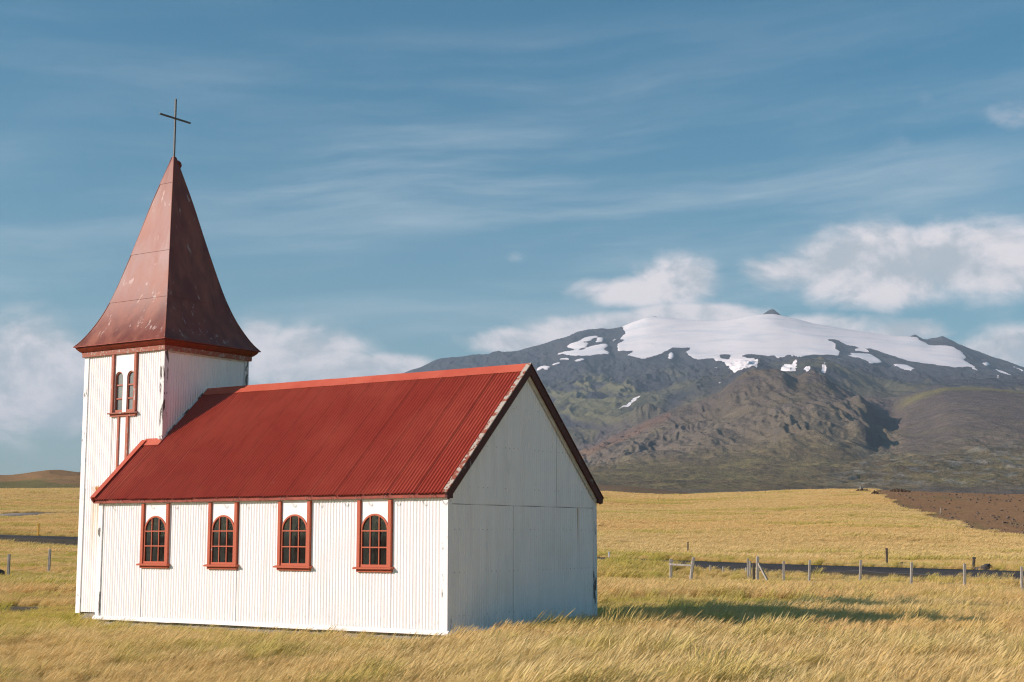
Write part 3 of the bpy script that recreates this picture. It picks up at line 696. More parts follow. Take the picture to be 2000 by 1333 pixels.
M['mountain'] = finish(m_, T, cc, .95, T.bump(T.m('MULTIPLY', n1_, T.m('SUBTRACT', 1.0, sf)), 1.0, 9.0), .08)
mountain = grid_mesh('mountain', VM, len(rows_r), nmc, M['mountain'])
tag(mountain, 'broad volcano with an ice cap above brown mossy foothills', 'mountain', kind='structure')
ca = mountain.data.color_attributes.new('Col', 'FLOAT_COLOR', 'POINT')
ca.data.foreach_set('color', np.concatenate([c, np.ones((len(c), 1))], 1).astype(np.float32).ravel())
at = mountain.data.attributes.new('snow', 'FLOAT', 'POINT'); at.data.foreach_set('value', soft.ravel().astype(np.float32))

# ------------------------------------------------------------------ road and lane
def strip(name, XY, Z, half, mat, skirt=.25, crown=.04):
    t = np.gradient(XY, axis=0); t /= np.linalg.norm(t, axis=1)[:, None]; nrm = np.stack([-t[:, 1], t[:, 0]], 1)
    offs = [-half - .5, -half, 0, half, half + .5]; dz = [-skirt, 0, crown, 0, -skirt]
    V_ = np.stack([np.concatenate([XY + nrm * o_, (Z + d_)[:, None]], 1) for o_, d_ in zip(offs, dz)], 1).reshape(-1, 3)
    return grid_mesh(name, V_, len(XY), 5, mat)
m_, T = material('asphalt'); p = T.pos(); n = T.noise(p, 3.0, 6, .7); n2_ = T.noise(p, .3, 3, .5)
M['asphalt'] = finish(m_, T, T.mix(T.ss(T.m('ADD', T.m('MULTIPLY', n, .5), T.m('MULTIPLY', n2_, .5)), .35, .65), (.040, .040, .043), (.062, .060, .058)), .9, T.bump(n, .5, .02), .08)
m_, T = material('lane_gravel'); p = T.pos(); n = T.noise(p, 2.0, 6, .7)
M['lane'] = finish(m_, T, T.mix(T.ss(n, .35, .65), (.20, .175, .145), (.29, .26, .22)), .95, T.bump(n, .6, .03), .1)
road = tag(strip('road', ROAD_XY, ROAD_Z + .02, 2.7, M['asphalt'], .22), 'dark narrow asphalt road crossing the fields behind the fence', 'road', kind='structure')
lane_z = ground_z(LANE_XY[:, 0], LANE_XY[:, 1]) + .12
lane = tag(strip('gravel_lane', LANE_XY, lane_z, 3.4, M['lane'], .4), 'pale gravel lane curving on the slope beside the tower', 'lane', kind='structure')

# ------------------------------------------------------------------ church
L, Wd, H = 9.564, 5.357, 2.52
ZR, ZE, EX, EY = 5.264, 2.626, .105, .155
MID = Wd / 2; SL = (ZR - ZE) / (MID + EY)                 # roof slope
LT, TW = 9.108, 2.70; HT = TW / 2
TX0, TX1, TY0, TY1 = -LT - TW, -LT, MID - HT, MID + HT    # tower walls
ZT = 6.09
AX = -LT - HT
PITCHC, AMP = .076, .0075
church = empty('church', (0, 0, 0))
tag(church, 'small white corrugated iron church with red roof, steeple and cross', 'church')

def sheet(name, parent, mat, org, ud, vd, nd, u0, u1, v0, v1, lap=.004, seg=8, amp=AMP, pitch=PITCHC):
    """one corrugated sheet: org + ud*u + vd*v, waves along nd; v0, v1 numbers or functions of u"""
    n = max(2, int(round((u1 - u0) / pitch * seg)) + 1)
    us = np.linspace(u0, u1, n); vsx = []; fs = []
    org = np.array(org, float); ud = np.array(ud, float); vd = np.array(vd, float); nd = np.array(nd, float)
    f0 = v0 if callable(v0) else (lambda u: v0); f1 = v1 if callable(v1) else (lambda u: v1)
    for u in us:
        off = amp * math.sin(2 * math.pi * u / pitch) + lap * (u - u0) / max(u1 - u0, .01)
        b = org + ud * u + nd * off
        vsx.append(b + vd * f0(u)); vsx.append(b + vd * f1(u))
    for i in range(n - 1):
        fs.append((2 * i, 2 * i + 2, 2 * i + 3, 2 * i + 1))
    return mesh_obj(name, vsx, fs, mat, parent, True)

# windows: outer edges of their casing boards on the south wall
WINS = [(-8.188, -7.345), (-6.167, -5.337), (-4.208, -3.347), (-2.142, -1.299)]
SILLZ = [1.195, 1.195, 1.195, 1.19]
SW = PITCHC * 10
def tiles(u0, u1, w):
    e = [u0]
    k = math.floor(u0 / w) + 1
    while k * w < u1 - .02:
        if k * w > u0 + .02: e.append(k * w)
        k += 1
    e.append(u1)
    return list(zip(e[:-1], e[1:]))
nave_wall = empty('nave_wall', (0, 0, 0), church)
edges_ = [(-L + .075, False)]
spans = []; cur = -L + .10
for (a, b), zs_ in zip(WINS, SILLZ):
    spans.append((cur, a + .02, H + .02)); spans.append((a + .02, b - .02, zs_ - .05)); cur = b - .02
spans.append((cur, -.09, H + .02))
for a, b, top in spans:
    for u0, u1 in tiles(a, b, SW):
        sheet('wall_sheet', nave_wall, M['white_iron'], (0, 0, 0), (1, 0, 0), (0, 0, 1), (0, -1, 0), u0, u1, .03, top)
for u0, u1 in tiles(-L, 0, SW):                                             # north side
    sheet('wall_sheet', nave_wall, M['white_iron'], (0, Wd, 0), (1, 0, 0), (0, 0, 1), (0, 1, 0), u0, u1, .03, H + .02)
gable_wall = empty('gable_wall', (0, 0, 0), church)
def under(u): return ZE - .10 + SL * (min(u, Wd - u) + EY)
gj = [.06, .70, 1.45, 2.196, 2.95, 3.705, 4.46, Wd - .06]
for i in range(7):
    e_ = .009 if gj[i + 1] in (2.196, 3.705) else 0
    sheet('wall_sheet', gable_wall, M['white_iron'], (0, 0, 0), (0, 1, 0), (0, 0, 1), (1, 0, 0), gj[i], gj[i + 1] - e_, .03, lambda u: min(2.384, under(u)), .003)
for u0, u1 in tiles(.02, Wd - .02, SW):
    sheet('wall_sheet', gable_wall, M['white_iron'], (.004, 0, 0), (0, 1, 0), (0, 0, 1), (1, 0, 0), u0, u1 - (.006 if 3.7 < u1 < 3.9 else 0), lambda u: min(2.392 + .004 * math.sin(u * 5.0), under(u) - .01), under, .003)
mesh_obj('wall_lining', [(-.016, .03, .02), (-.016, Wd - .03, .02), (-.016, Wd - .03, under(Wd - .03) - .02), (-.016, MID, under(MID) - .05), (-.016, .03, under(.03) - .02)], [(0, 1, 2, 3, 4)], M['dark_felt'], gable_wall)
end_wall = empty('end_wall', (0, 0, 0), church)
for a, b in ((0, TY0), (TY1, Wd)):
    for u0, u1 in tiles(a, b, SW):
        sheet('wall_sheet', end_wall, M['white_iron'], (-L, 0, 0), (0, 1, 0), (0, 0, 1), (-1, 0, 0), u0, u1, .03, under)
# corner boards, skirt, foundation
def corner(name, x, y, sx, sy_, z0, z1, w, mat, parent=church, t=.026):
    b = MB(); x2 = x - sx * w; y2 = y - sy_ * w
    # an L of two boards
    b.box(min(x + sx * t, x2), max(x + sx * t, x2), min(y, y + sy_ * t), max(y, y + sy_ * t), z0, z1)
    b.box(min(x, x + sx * t), max(x, x + sx * t), min(y - sy_ * .001, y2), max(y - sy_ * .001, y2), z0 + .001, z1 - .001)
    return b.build(name, mat, parent)
for x, y, sx, sy_, mk in ((0, 0, 1, -1, 'white_board'), (0, Wd, 1, 1, 'white_board_worn'), (-L, 0, -1, -1, 'white_board'), (-L, Wd, -1, 1, 'white_board')):
    corner('corner_board', x, y, sx, sy_, .05, H + .03 if x < 0 or y == 0 else H + .05, .105, M[mk])
sk = empty('base_skirt', (0, 0, 0), church)
def skirt(a, b, out, jitter):
    a = Vector(a); b = Vector(b); out = Vector(out); d = (b - a)
    vs_ = [a + out * .012 + Vector((0, 0, .065)), b + out * .012 + Vector((0, 0, .065)), b + out * .062 + Vector((0, 0, .022 + jitter)), a + out * .062 + Vector((0, 0, .024)),
           a + out * .062 + Vector((0, 0, -.012)), b + out * .062 + Vector((0, 0, -.014 + jitter)), b - out * .01 + Vector((0, 0, -.014)), a - out * .01 + Vector((0, 0, -.012))]
    return mesh_obj('skirt_board', vs_, [(0, 3, 2, 1), (3, 4, 5, 2), (4, 7, 6, 5), (7, 0, 1, 6), (0, 7, 4, 3), (1, 2, 5, 6)], M['panel_white'], sk)
cuts = [-L - .07, -9.12, -7.2, -5.46, -3.1, -1.2, .06]
for i in range(len(cuts) - 1):
    skirt((cuts[i], 0, 0), (cuts[i + 1] - .004, 0, 0), (0, -1, 0), random.uniform(-.006, .006))
for a, b in ((.0, 1.8), (1.804, 3.6), (3.604, Wd)):
    skirt((0, a, 0), (0, b, 0), (1, 0, 0), random.uniform(-.006, .006))
MB().box(-L + .04, -.03, .03, Wd - .03, -.7, .02).build('foundation', M['concrete'], church)

# inner lining so that the windows look into a dim room
b = MB()
yi = .34; hz = (1.19, 2.25)
def quad(b, p0, p1, p2, p3): b.add([p0, p1, p2, p3], [(0, 1, 2, 3)])
xs_ = [-L + .3] + [v for w in WINS for v in (w[0] + .05, w[1] - .05)] + [-.2]
quad(b, (xs_[0], yi, .05), (xs_[-1], yi, .05), (xs_[-1], yi, hz[0]), (xs_[0], yi, hz[0]))
quad(b, (xs_[0], yi, hz[1]), (xs_[-1], yi, hz[1]), (xs_[-1], yi, 3.0), (xs_[0], yi, 3.0))
for i in range(0, len(xs_), 2):
    quad(b, (xs_[i], yi, hz[0]), (xs_[i + 1], yi, hz[0]), (xs_[i + 1], yi, hz[1]), (xs_[i], yi, hz[1]))
quad(b, (xs_[0], Wd - .3, .05), (xs_[-1], Wd - .3, .05), (xs_[-1], Wd - .3, 3), (xs_[0], Wd - .3, 3))
for x in (xs_[0], xs_[-1]): quad(b, (x, yi, .05), (x, Wd - .3, .05), (x, Wd - .3, 3), (x, yi, 3))
quad(b, (xs_[0], yi, .06), (xs_[-1], yi, .06), (xs_[-1], Wd - .3, .06), (xs_[0], Wd - .3, .06))
quad(b, (xs_[0], yi, 3), (xs_[-1], yi, 3), (xs_[-1], Wd - .3, 3), (xs_[0], Wd - .3, 3))
b.build('interior_lining', M['interior_wood'], church)

def arch_pts(xc, a, zs_, h, n=18):
    return [(xc - a * math.cos(math.pi * i / n), zs_ + h * math.sin(math.pi * i / n)) for i in range(n + 1)]
def ring(outer, inner, y0, y1):
    """band between two outlines of equal length (x,z), thickness y0..y1"""
    n = len(outer); vs_ = [(x, y0, z) for x, z in outer] + [(x, y0, z) for x, z in inner] + [(x, y1, z) for x, z in outer] + [(x, y1, z) for x, z in inner]
    fs = []
    for i in range(n - 1):
        fs += [(i, i + 1, n + i + 1, n + i), (2 * n + i, 3 * n + i, 3 * n + i + 1, 2 * n + i + 1), (i, 2 * n + i, 2 * n + i + 1, i + 1), (n + i, n + i + 1, 3 * n + i + 1, 3 * n + i)]
    return vs_, fs

def make_window(x0, x1, zsill, sill_tilt):
    w = empty('window', ((x0 + x1) / 2, 0, zsill), church)
    hw = (x1 - x0) / 2; cb = .080
    zs_ = 1.905 - 1.195; zt_ = 2.225 - 1.195; ze_ = H - .03 - 1.195      # spring line, arch top, casing top
    fi = hw - cb - .004                                                   # outer half width of the sash
    for s in (-1, 1):
        xa, xb = sorted((s * hw, s * (hw - cb)))
        MB().box(xa, xb, -.055, .03, -.01, ze_).build('casing_board', M['red_trim'], w, bevel=.004)
    # white boarding above the arch, down to the shoulders of the sash
    out = arch_pts(0, fi, zs_, zt_ - zs_)
    vs_ = []; fs = []
    for i, (x, z) in enumerate(out):
        vs_ += [(x, -.012, z), (x, -.012, ze_ + .02), (x, .02, z), (x, .02, ze_ + .02)]
        if i: k = 4 * i; fs += [(k - 4, k, k + 1, k - 3), (k - 2, k - 1, k + 3, k + 2), (k - 4, k - 2, k + 2, k)]
    mesh_obj('head_panel', vs_, fs, M['panel_white'], w)
    # sash frame: arched band and the two stiles and bottom rail
    fw = .034
    outl = [(-fi, .045)] + arch_pts(0, fi, zs_, zt_ - zs_) + [(fi, .045)]
    inl = [(-fi + fw, .045)] + arch_pts(0, fi - fw, zs_, zt_ - zs_ - fw) + [(fi - fw, .045)]
    vs_, fs = ring(outl, inl, -.030, .012)
    fr = mesh_obj('sash_frame', vs_, fs, M['red_trim'], w)
    MB().box(-fi, fi, -.034, .012, .0, .062).build('bottom_rail', M['red_trim'], w, bevel=.003)
    a = fi - fw
    def az(x): return zs_ + (zt_ - zs_ - fw) * math.sqrt(max(0, 1 - (x / a) ** 2))
    vx = [-a / 3 - .008, a / 3 + .008]; hzs = [zs_ - .008, (zs_ + .062) / 2 + .002]
    for x in vx:
        MB().box(x - .011, x + .011, -.026, .008, .06, az(x) + .006).build('glazing_bar', M['red_trim'], w)
    for z in hzs:
        MB().box(-a - .004, a + .004, -.029, .009, z - .012, z + .012).build('glazing_bar', M['red_trim'], w)
    xe = [-a - .003, vx[0], vx[1], a + .003]; zl = [.058, hzs[1], hzs[0]]
    for c_ in range(3):
        for r_ in range(3):
            t = random.uniform(-.0025, .0025)
            if r_ < 2:
                z1 = zl[r_ + 1]
                mesh_obj('pane', [(xe[c_], -.004 + t, zl[r_]), (xe[c_ + 1], -.004 - t, zl[r_]), (xe[c_ + 1], -.004 - t, z1), (xe[c_], -.004 + t, z1)], [(0, 1, 2, 3)], M['glass'], w)
            else:
                xs2 = np.linspace(xe[c_], xe[c_ + 1], 9); vs_ = [(x, -.004, zl[2]) for x in xs2] + [(x, -.004, max(zl[2] + .001, az(max(-a, min(a, x))) + .003)) for x in xs2]
                mesh_obj('pane', vs_, [(i, i + 1, 10 + i, 9 + i) for i in range(8)], M['glass'], w)
    # deep painted reveal behind the glass, with an arched head
    r2 = fi - .03
    ou = [(-r2, .02)] + arch_pts(0, r2, zs_, zt_ - zs_ - .03) + [(r2, .02)]
    vs_ = [(x, .016, z) for x, z in ou] + [(x * 1.0, .338, z) for x, z in ou]; n = len(ou)
    fs = [(i, i + 1, n + i + 1, n + i) for i in range(n - 1)] + [(0, n, 2 * n - 1, n - 1)]
    # face of the inner wall round the arch
    b = len(vs_); big = [(-hw + .05 - .002, -.01)] + [(x * (hw - .048) / r2, zt_ + .06) for x, z in ou[1:-1]] + [(hw - .05 + .002, -.01)]
    vs_ += [(x, .338, z) for x, z in big]; fs += [(n + i, n + i + 1, b + i + 1, b + i) for i in range(n - 1)]
    mesh_obj('reveal', vs_, fs, M['reveal_white'], w)
    # sill with a slight fall, and the batten beneath it
    vs_ = [(-hw - .045, -.11, -.028), (hw + .045, -.11, -.028 + sill_tilt), (hw + .045, .0, -.022 + sill_tilt), (-hw - .045, .0, -.022), (-hw - .045, -.11, .004), (hw + .045, -.11, .004 + sill_tilt), (hw + .045, .0, .02 + sill_tilt), (-hw - .045, .0, .02)]
    mesh_obj('sill', vs_, [(0, 3, 2, 1), (4, 5, 6, 7), (0, 1, 5, 4), (1, 2, 6, 5), (2, 3, 7, 6), (3, 0, 4, 7)], M['red_trim'], w)
    MB().box(-hw - .008, hw + .012, -.05, .0, -.082, -.0285).build('sill_batten', M['red_trim'], w, bevel=.004)
    return w
for i, (a, b) in enumerate(WINS):
    make_window(a, b, SILLZ[i], [.0, .004, -.003, .004][i])

# roof ---------------------------------------------------------------
nave_roof = empty('nave_roof', (0, 0, 0), church)
ln = math.hypot(MID + EY, ZR - ZE); cs, sn_ = (MID + EY) / ln, (ZR - ZE) / ln
ZTOP = -.035
us0, us1 = -L - .10, EX - .04; RPITCH = .082
def roof_low(u): return 0.0
def south_top(u):          # the tower stands through the roof
    return ln - .03
tower_v = (TY0 + EY) / cs
for k, (u0, u1) in enumerate(tiles(us0, us1, RPITCH * 8)):
    parts = [(u0, u1, ln - .02)]
    if u0 < TX1 < u1: parts = [(u0, TX1, tower_v - .01), (TX1, u1, ln - .02)]
    elif u1 <= TX1: parts = [(u0, u1, tower_v - .01)]
    for a, b, top in parts:
        if b - a < .05: continue
        b -= random.uniform(.016, .024)
        sheet('roof_sheet', nave_roof, M['roof_red'], (0, -EY, ZE + ZTOP), (1, 0, 0), (0, cs, sn_), (0, -sn_, cs), a, b, random.uniform(-.012, .004), top, .009, 10, .0155, RPITCH)
        sheet('roof_sheet', nave_roof, M['roof_red'], (0, Wd + EY, ZE + ZTOP), (1, 0, 0), (0, -cs, sn_), (0, sn_, cs), a, b, 0, top, .009, 6, .0155, RPITCH)
for sd_ in (0, 1):       # tarred felt under the sheets
    f_ = lambda x, v: (x, (-EY + cs * v + sn_ * .05) if sd_ == 0 else Wd + EY - cs * v - sn_ * .05, ZE + ZTOP + sn_ * v - cs * .05)
    mesh_obj('roof_felt', [f_(TX1, .05), f_(us1 - .02, .05), f_(us1 - .02, ln - .05), f_(TX1, ln - .05), f_(us0 + .03, .05), f_(us0 + .03, tower_v - .03), f_(TX1, tower_v - .03)], [(0, 1, 2, 3), (4, 0, 6, 5)], M['dark_felt'], nave_roof)
# ridge capping in lengths, folded over the ridge
rc = [TX1 + .02, -7.1, -5.2, -3.2, -1.3, EX - .03]
for a, b in zip(rc[:-1], rc[1:]):
    w_ = .235; up = .030 + random.uniform(-.003, .003)
    vs_ = []
    for x in (a, b + .03):
        e = .004 if x != a else 0
        vs_ += [(x, MID - cs * w_, ZR + ZTOP - sn_ * w_ + up + e - .004), (x, MID - .03, ZR + ZTOP + up + .006 + e - .03 * SL), (x, MID, ZR + ZTOP + up + .012 + e), (x, MID + .03, ZR + ZTOP + up + .006 + e - .03 * SL), (x, MID + cs * w_, ZR + ZTOP - sn_ * w_ + up + e - .004)]
    mesh_obj('ridge_cap', vs_, [(i, i + 5, i + 6, i + 1) for i in range(4)], M['ridge_red'], nave_roof)
# flashing where the roof runs up against the tower
zf = ZE + ZTOP + SL * (TY0 + EY)
mesh_obj('flashing', [(us0 + .02, TY0 - .16, zf - .16 * SL + .034), (TX1 + .05, TY0 - .16, zf - .16 * SL + .034), (TX1 + .05, TY0 - .014, zf + .03), (us0 + .02, TY0 - .014, zf + .03), (us0 + .02, TY0 - .016, zf + .05), (TX1 - .0, TY0 - .016, zf + .05)], [(0, 1, 2, 3), (3, 2, 5, 4)], M['ridge_red'], nave_roof)
b = MB(); b.beam((TX1 + .018, TY0 - .05, zf - .05 * SL + .03), (TX1 + .018, MID, ZR + ZTOP + .03), .03, .03); b.build('flashing', M['white_board_worn'], nave_roof)
# verges: board, weathered capping; east end and the west end beside the tower
def slope_pt(x, v, off, side=0):
    y = -EY + cs * v - sn_ * off; z = ZE + ZTOP + sn_ * v + cs * off
    return (x, y if side == 0 else Wd - y, z)
def slope_box(name, x0, x1, v0, v1, o0, o1, mat, side=0, parent=nave_roof, cut=None):
    vs_ = [slope_pt(x, v, o, side) for v in (v0, v1) for x, o in ((x0, o0), (x1, o0), (x1, o1), (x0, o1))]
    if cut is not None:        # plumb cut at the ridge
        vs_[4:] = [(p_[0], MID, q[2] + (MID - q[1]) * SL if side == 0 else q[2] + (q[1] - MID) * SL) for p_, q in zip(vs_[4:], vs_[4:])]
    o = mesh_obj(name, vs_, [(0, 1, 2, 3), (7, 6, 5, 4), (0, 4, 5, 1), (1, 5, 6, 2), (2, 6, 7, 3), (3, 7, 4, 0)], mat, parent)
    return o
for sd in (0, 1):
    slope_box('verge_board', EX - .045, EX, -.03, ln, -.135, .012, M['verge_board'], sd, cut=True)
    slope_box('verge_cap', EX - .100, EX + .010, -.015, ln, .020, .040, M['verge_cap'] if sd == 0 else M['verge_board'], sd, cut=True)
    slope_box('verge_soffit', .012, EX - .046, .0, ln, -.135, -.105, M['soffit'], sd, cut=True)
    slope_box('gable_frieze', .024, .045, .09, ln, -.20, -.136, M['soffit'], sd, cut=True)
slope_box('verge_board', us0 - .03, us0 + .02, -.005, tower_v - .02, -.11, .04, M['eave_red'], 0)
slope_box('verge_cap', us0 - .045, us0 + .10, .02, tower_v - .03, .042, .058, M['ridge_red'], 0)
# return ends of the verge at the eaves
for sd in (0, 1):
    y0, y1 = (-EY - .005, .02) if sd == 0 else (Wd - .02, Wd + EY + .005)
    MB().box(EX - .047, EX + .002, y0, y1, H - .03, ZE - .06).build('verge_end', M['verge_board'], nave_roof)
# eave boards and the white moulding below
for yy0, yy1 in ((-.105, -.075), (Wd + .075, Wd + .105)):
    MB().box(-L - .08, EX - .05, yy0, yy1, H - .012, ZE - .035).build('eave_board', M['eave_red'], nave_roof)
MB().box(-L, -.001, -.075, .0, H + .03, H + .05).build('eave_soffit', M['soffit'], nave_roof)
MB().box(-L + .1, -.1, -.052, -.012, H - .028, H + .028).build('eave_moulding', M['panel_white'], nave_roof)
MB().box(-L, 0, Wd + .0, Wd + .075, H + .03, H + .05).build('eave_soffit', M['soffit'], nave_roof)
# bent iron gutter hooks left hanging from the eave
for hx in (-9.3, -8.74, -8.06, -7.36, -6.63, -5.87, -5.27, -4.56, -3.98, -3.3, -2.64, -2.02, -1.36, -.72, -.22):
    pts = [(hx, -.106, ZE - .055), (hx, -.15, ZE - .075), (hx + .005, -.19, ZE - .12), (hx + .012, -.235, ZE - .125), (hx + .02, -.262, ZE - .085), (hx + .022, -.256, ZE - .06)]
    MB().tube(pts, .007, 5).build('gutter_hook', M['cornice_board'], nave_roof, True)

# tower --------------------------------------------------------------
tower_wall = empty('tower_wall', (0, 0, 0), church)
TB0, TB1, TSZ = -10.83, -9.985, 4.665       # casing of the belfry window, sill height
ZB = 3.2
for a, b, z0, z1 in ((TX0 + .11, TB0 + .02, .03, ZT + .02), (TB0 + .02, -10.58 + .01, .03, TSZ - .05), (-10.23 - .01, TB1 - .02, .03, TSZ - .05), (TB1 - .02, TX1 - .10, .03, ZT + .02)):
    for u0, u1 in tiles(a, b, SW):
        if z1 > 5:
            sheet('wall_sheet', tower_wall, M['tower_iron'], (0, TY0, 0), (1, 0, 0), (0, 0, 1), (0, -1, 0), u0, u1, z0, 2.93)
            sheet('wall_sheet', tower_wall, M['tower_iron'], (0, TY0 - .005, 0), (1, 0, 0), (0, 0, 1), (0, -1, 0), u0, u1, 2.90, z1)
        else:
            sheet('wall_sheet', tower_wall, M['tower_iron'], (0, TY0, 0), (1, 0, 0), (0, 0, 1), (0, -1, 0), u0, u1, z0, z1)
for u0, u1 in tiles(TY0 + .10, TY1 - .10, SW):
    sheet('wall_sheet', tower_wall, M['tower_iron'], (TX1, 0, 0), (0, 1, 0), (0, 0, 1), (1, 0, 0), u0, u1, 3.0, ZT + .0)
for u0, u1 in tiles(TX0, TX1, SW):
    sheet('wall_sheet', tower_wall, M['tower_iron'], (0, TY1, 0), (1, 0, 0), (0, 0, 1), (0, 1, 0), u0, u1, .03, ZT + .02)
for u0, u1 in tiles(TY0, TY1, SW):
    sheet('wall_sheet', tower_wall, M['tower_iron'], (TX0, 0, 0), (0, 1, 0), (0, 0, 1), (-1, 0, 0), u0, u1, .03, ZT + .02)
corner('corner_board', TX1, TY0, 1, -1, zf - .02, ZT + .03, .105, M['white_board_worn'])
corner('corner_board', TX1, TY1, 1, 1, 3.0, ZT + .03, .105, M['white_board_worn'])
corner('corner_board', TX0, TY0, -1, -1, .0, ZT + .03, .12, M['white_board'])
corner('corner_board', TX0, TY1, -1, 1, .0, ZT + .03, .12, M['white_board'])
MB().box(TX1 + .006, TX1 + .03, TY0 + .106, TY1 - .106, ZT - .075, ZT + .02).build('frieze_board', M['soffit'], church)
MB().box(TX0 + .05, TX1 - .05, TY0 + .05, TY1 - .05, -.7, .02).build('foundation', M['concrete'], church)
MB().box(TX0 + .06, TX1 - .06, TY0 + .2, TY1 - .06, .03, ZT).build('tower_core', M['dark_felt'], church)
# belfry window
bw = empty('belfry_window', ((TB0 + TB1) / 2, TY0, TSZ), church); hw = (TB1 - TB0) / 2
ze_ = ZT - TSZ + .0
for s in (-1, 1):
    xa, xb = sorted((s * hw, s * (hw - .078)))
    MB().box(xa, xb, -.065, .03, -.005, ze_).build('casing_board', M['tower_trim'], bw, bevel=.004)
spr = 5.50 - TSZ; top = 5.642 - TSZ; lc = [-.195, .215]; la = .137
lan = [(x0_ - la, x0_ + la, x0_) for x0_ in lc]
# white boarding with two lancet openings, built as columns between openings
def lz(x):
    for a, b, c0 in lan:
        if a <= x <= b: return spr + (top - spr) * math.sqrt(max(0, 1 - ((x - c0) / la) ** 2))
    return None
segs = [(-hw + .078, lan[0][0], None), (lan[0][0], lan[0][1], lan[0][2]), (lan[0][1], lan[1][0], None), (lan[1][0], lan[1][1], lan[1][2]), (lan[1][1], hw - .078, None)]
vs_ = []; fs = []
for a, b, c0 in segs:
    if c0 is None:
        k = len(vs_); vs_ += [(a, -.02, .0), (b, -.02, .0), (b, -.02, ze_ - .001), (a, -.02, ze_ - .001), (a, .09, .0), (b, .09, .0), (b, .09, ze_), (a, .09, ze_)]
        fs += [(k, k + 1, k + 2, k + 3), (k + 1, k + 5, k + 6, k + 2), (k + 4, k, k + 3, k + 7)]
    else:
        k = len(vs_); xs2 = [c0 - la * math.cos(math.pi * i / 16) for i in range(17)]
        for i, x in enumerate(xs2):
            z = spr + (top - spr) * math.sin(math.pi * i / 16)
            vs_ += [(x, -.02, z), (x, -.02, ze_ - .001), (x, .09, z)]
            if i: j = k + 3 * i; fs += [(j - 3, j, j + 1, j - 2), (j - 3, j - 1, j + 2, j)]
mesh_obj('head_panel', vs_, fs, M['panel_white'], bw)
for a, b, c0 in lan:
    fw = .028
    ou = [(a, .05)] + arch_pts(c0, la, spr, top - spr, 14) + [(b, .05)]; inn = [(a + fw, .05)] + arch_pts(c0, la - fw, spr, top - spr - fw, 14) + [(b - fw, .05)]
    v2, f2 = ring(ou, inn, .0, .05); lf = mesh_obj('lancet_frame', v2, f2, M['tower_trim'], bw)
    MB().box(a, b, -.012, .05, .0, .068).build('bottom_rail', M['tower_trim'], bw)
    for z in (5.0 - TSZ, 5.32 - TSZ):
        MB().box(a + .002, b - .002, .004, .048, z - .017, z + .017).build('glazing_bar', M['tower_trim'], bw)
    zz_ = [.06, 5.0 - TSZ, 5.32 - TSZ]
    for r_ in range(3):
        if r_ < 2: mesh_obj('pane', [(a, .03, zz_[r_]), (b, .031, zz_[r_]), (b, .031, zz_[r_ + 1]), (a, .03, zz_[r_ + 1])], [(0, 1, 2, 3)], M['tower_glass'], bw)
        else:
            pts = [(a, zz_[2])] + arch_pts(c0, la - .01, spr, top - spr - .01, 12) + [(b, zz_[2])]
            mesh_obj('pane', [(x, .03, z) for x, z in pts], [tuple(range(len(pts)))], M['tower_glass'], bw)
vs_ = [(-hw - .05, -.115, -.03), (hw + .05, -.115, -.028), (hw + .05, .01, -.03), (-hw - .05, .01, -.03), (-hw - .05, -.115, .0), (hw + .05, -.115, .0), (hw + .05, .01, .016), (-hw - .05, .01, .016)]
mesh_obj('sill', vs_, [(0, 3, 2, 1), (4, 5, 6, 7), (0, 1, 5, 4), (1, 2, 6, 5), (2, 3, 7, 6), (3, 0, 4, 7)], M['cornice_board'], bw)
MB().box(-hw - .01, hw + .01, -.06, .01, -.09, -.0305).build('sill_batten', M['tower_trim'], bw)
# narrow blind panel below it
xo = (TB0 + TB1) / 2
MB().box(-10.53 - xo, -10.30 - xo, -.018, .03, ZB - TSZ, -.091).build('blind_panel', M['panel_white'], bw)
for xa, xb in ((-10.585, -10.53), (-10.30, -10.225)):
    MB().box(xa - xo, xb - xo, -.048, .03, ZB - TSZ, -.091).build('casing_board', M['tower_trim'], bw)

# cornice and spire: square sections swept round the tower -------------
def square_loft(name, prof, mat, parent, cap=False, smooth=False):
    vs_ = []; fs = []
    for h, z in prof:
        for sx, sy_ in ((-1, -1), (1, -1), (1, 1), (-1, 1)): vs_.append((AX + sx * h, MID + sy_ * h, z))
    for i in range(len(prof) - 1):
        for k in range(4):
            fs.append((4 * i + k, 4 * i + (k + 1) % 4, 4 * i + 4 + (k + 1) % 4, 4 * i + 4 + k))
    return mesh_obj(name, vs_, fs, mat, parent, smooth)
cornice = empty('cornice', (0, 0, 0), church)
square_loft('cornice_board', [(HT + .0, ZT - .035), (HT + .075, ZT - .035), (HT + .078, ZT + .075), (HT + .0, ZT + .078)], M['cornice_board'], cornice)
square_loft('cornice_cove', [(HT + .04, ZT + .076), (HT + .095, ZT + .080), (HT + .12, ZT + .10), (HT + .165, ZT + .145), (HT + .185, ZT + .175), (HT + .188, ZT + .19), (HT + .02, ZT + .195)], M['cornice_cove'], cornice)
spire = empty('spire', (0, 0, 0), church)
PROF = [(6.297, 1.572), (6.36, 1.515), (6.55, 1.385), (6.763, 1.268), (7.0, 1.155), (7.28, 1.045), (7.7, .910), (8.3, .750), (9.12, .545), (9.94, .347), (10.5, .198), (10.73, .135), (11.12, .030)]
pz = np.array([p_[0] for p_ in PROF]); phw = np.array([p_[1] for p_ in PROF])
square_loft('spire_soffit', [(1.565, 6.292), (1.2, 6.285)], M['cornice_cove'], spire)
tiers = [(6.297, 7.42), (7.40, 8.62), (8.60, 10.42), (10.40, 11.12)]
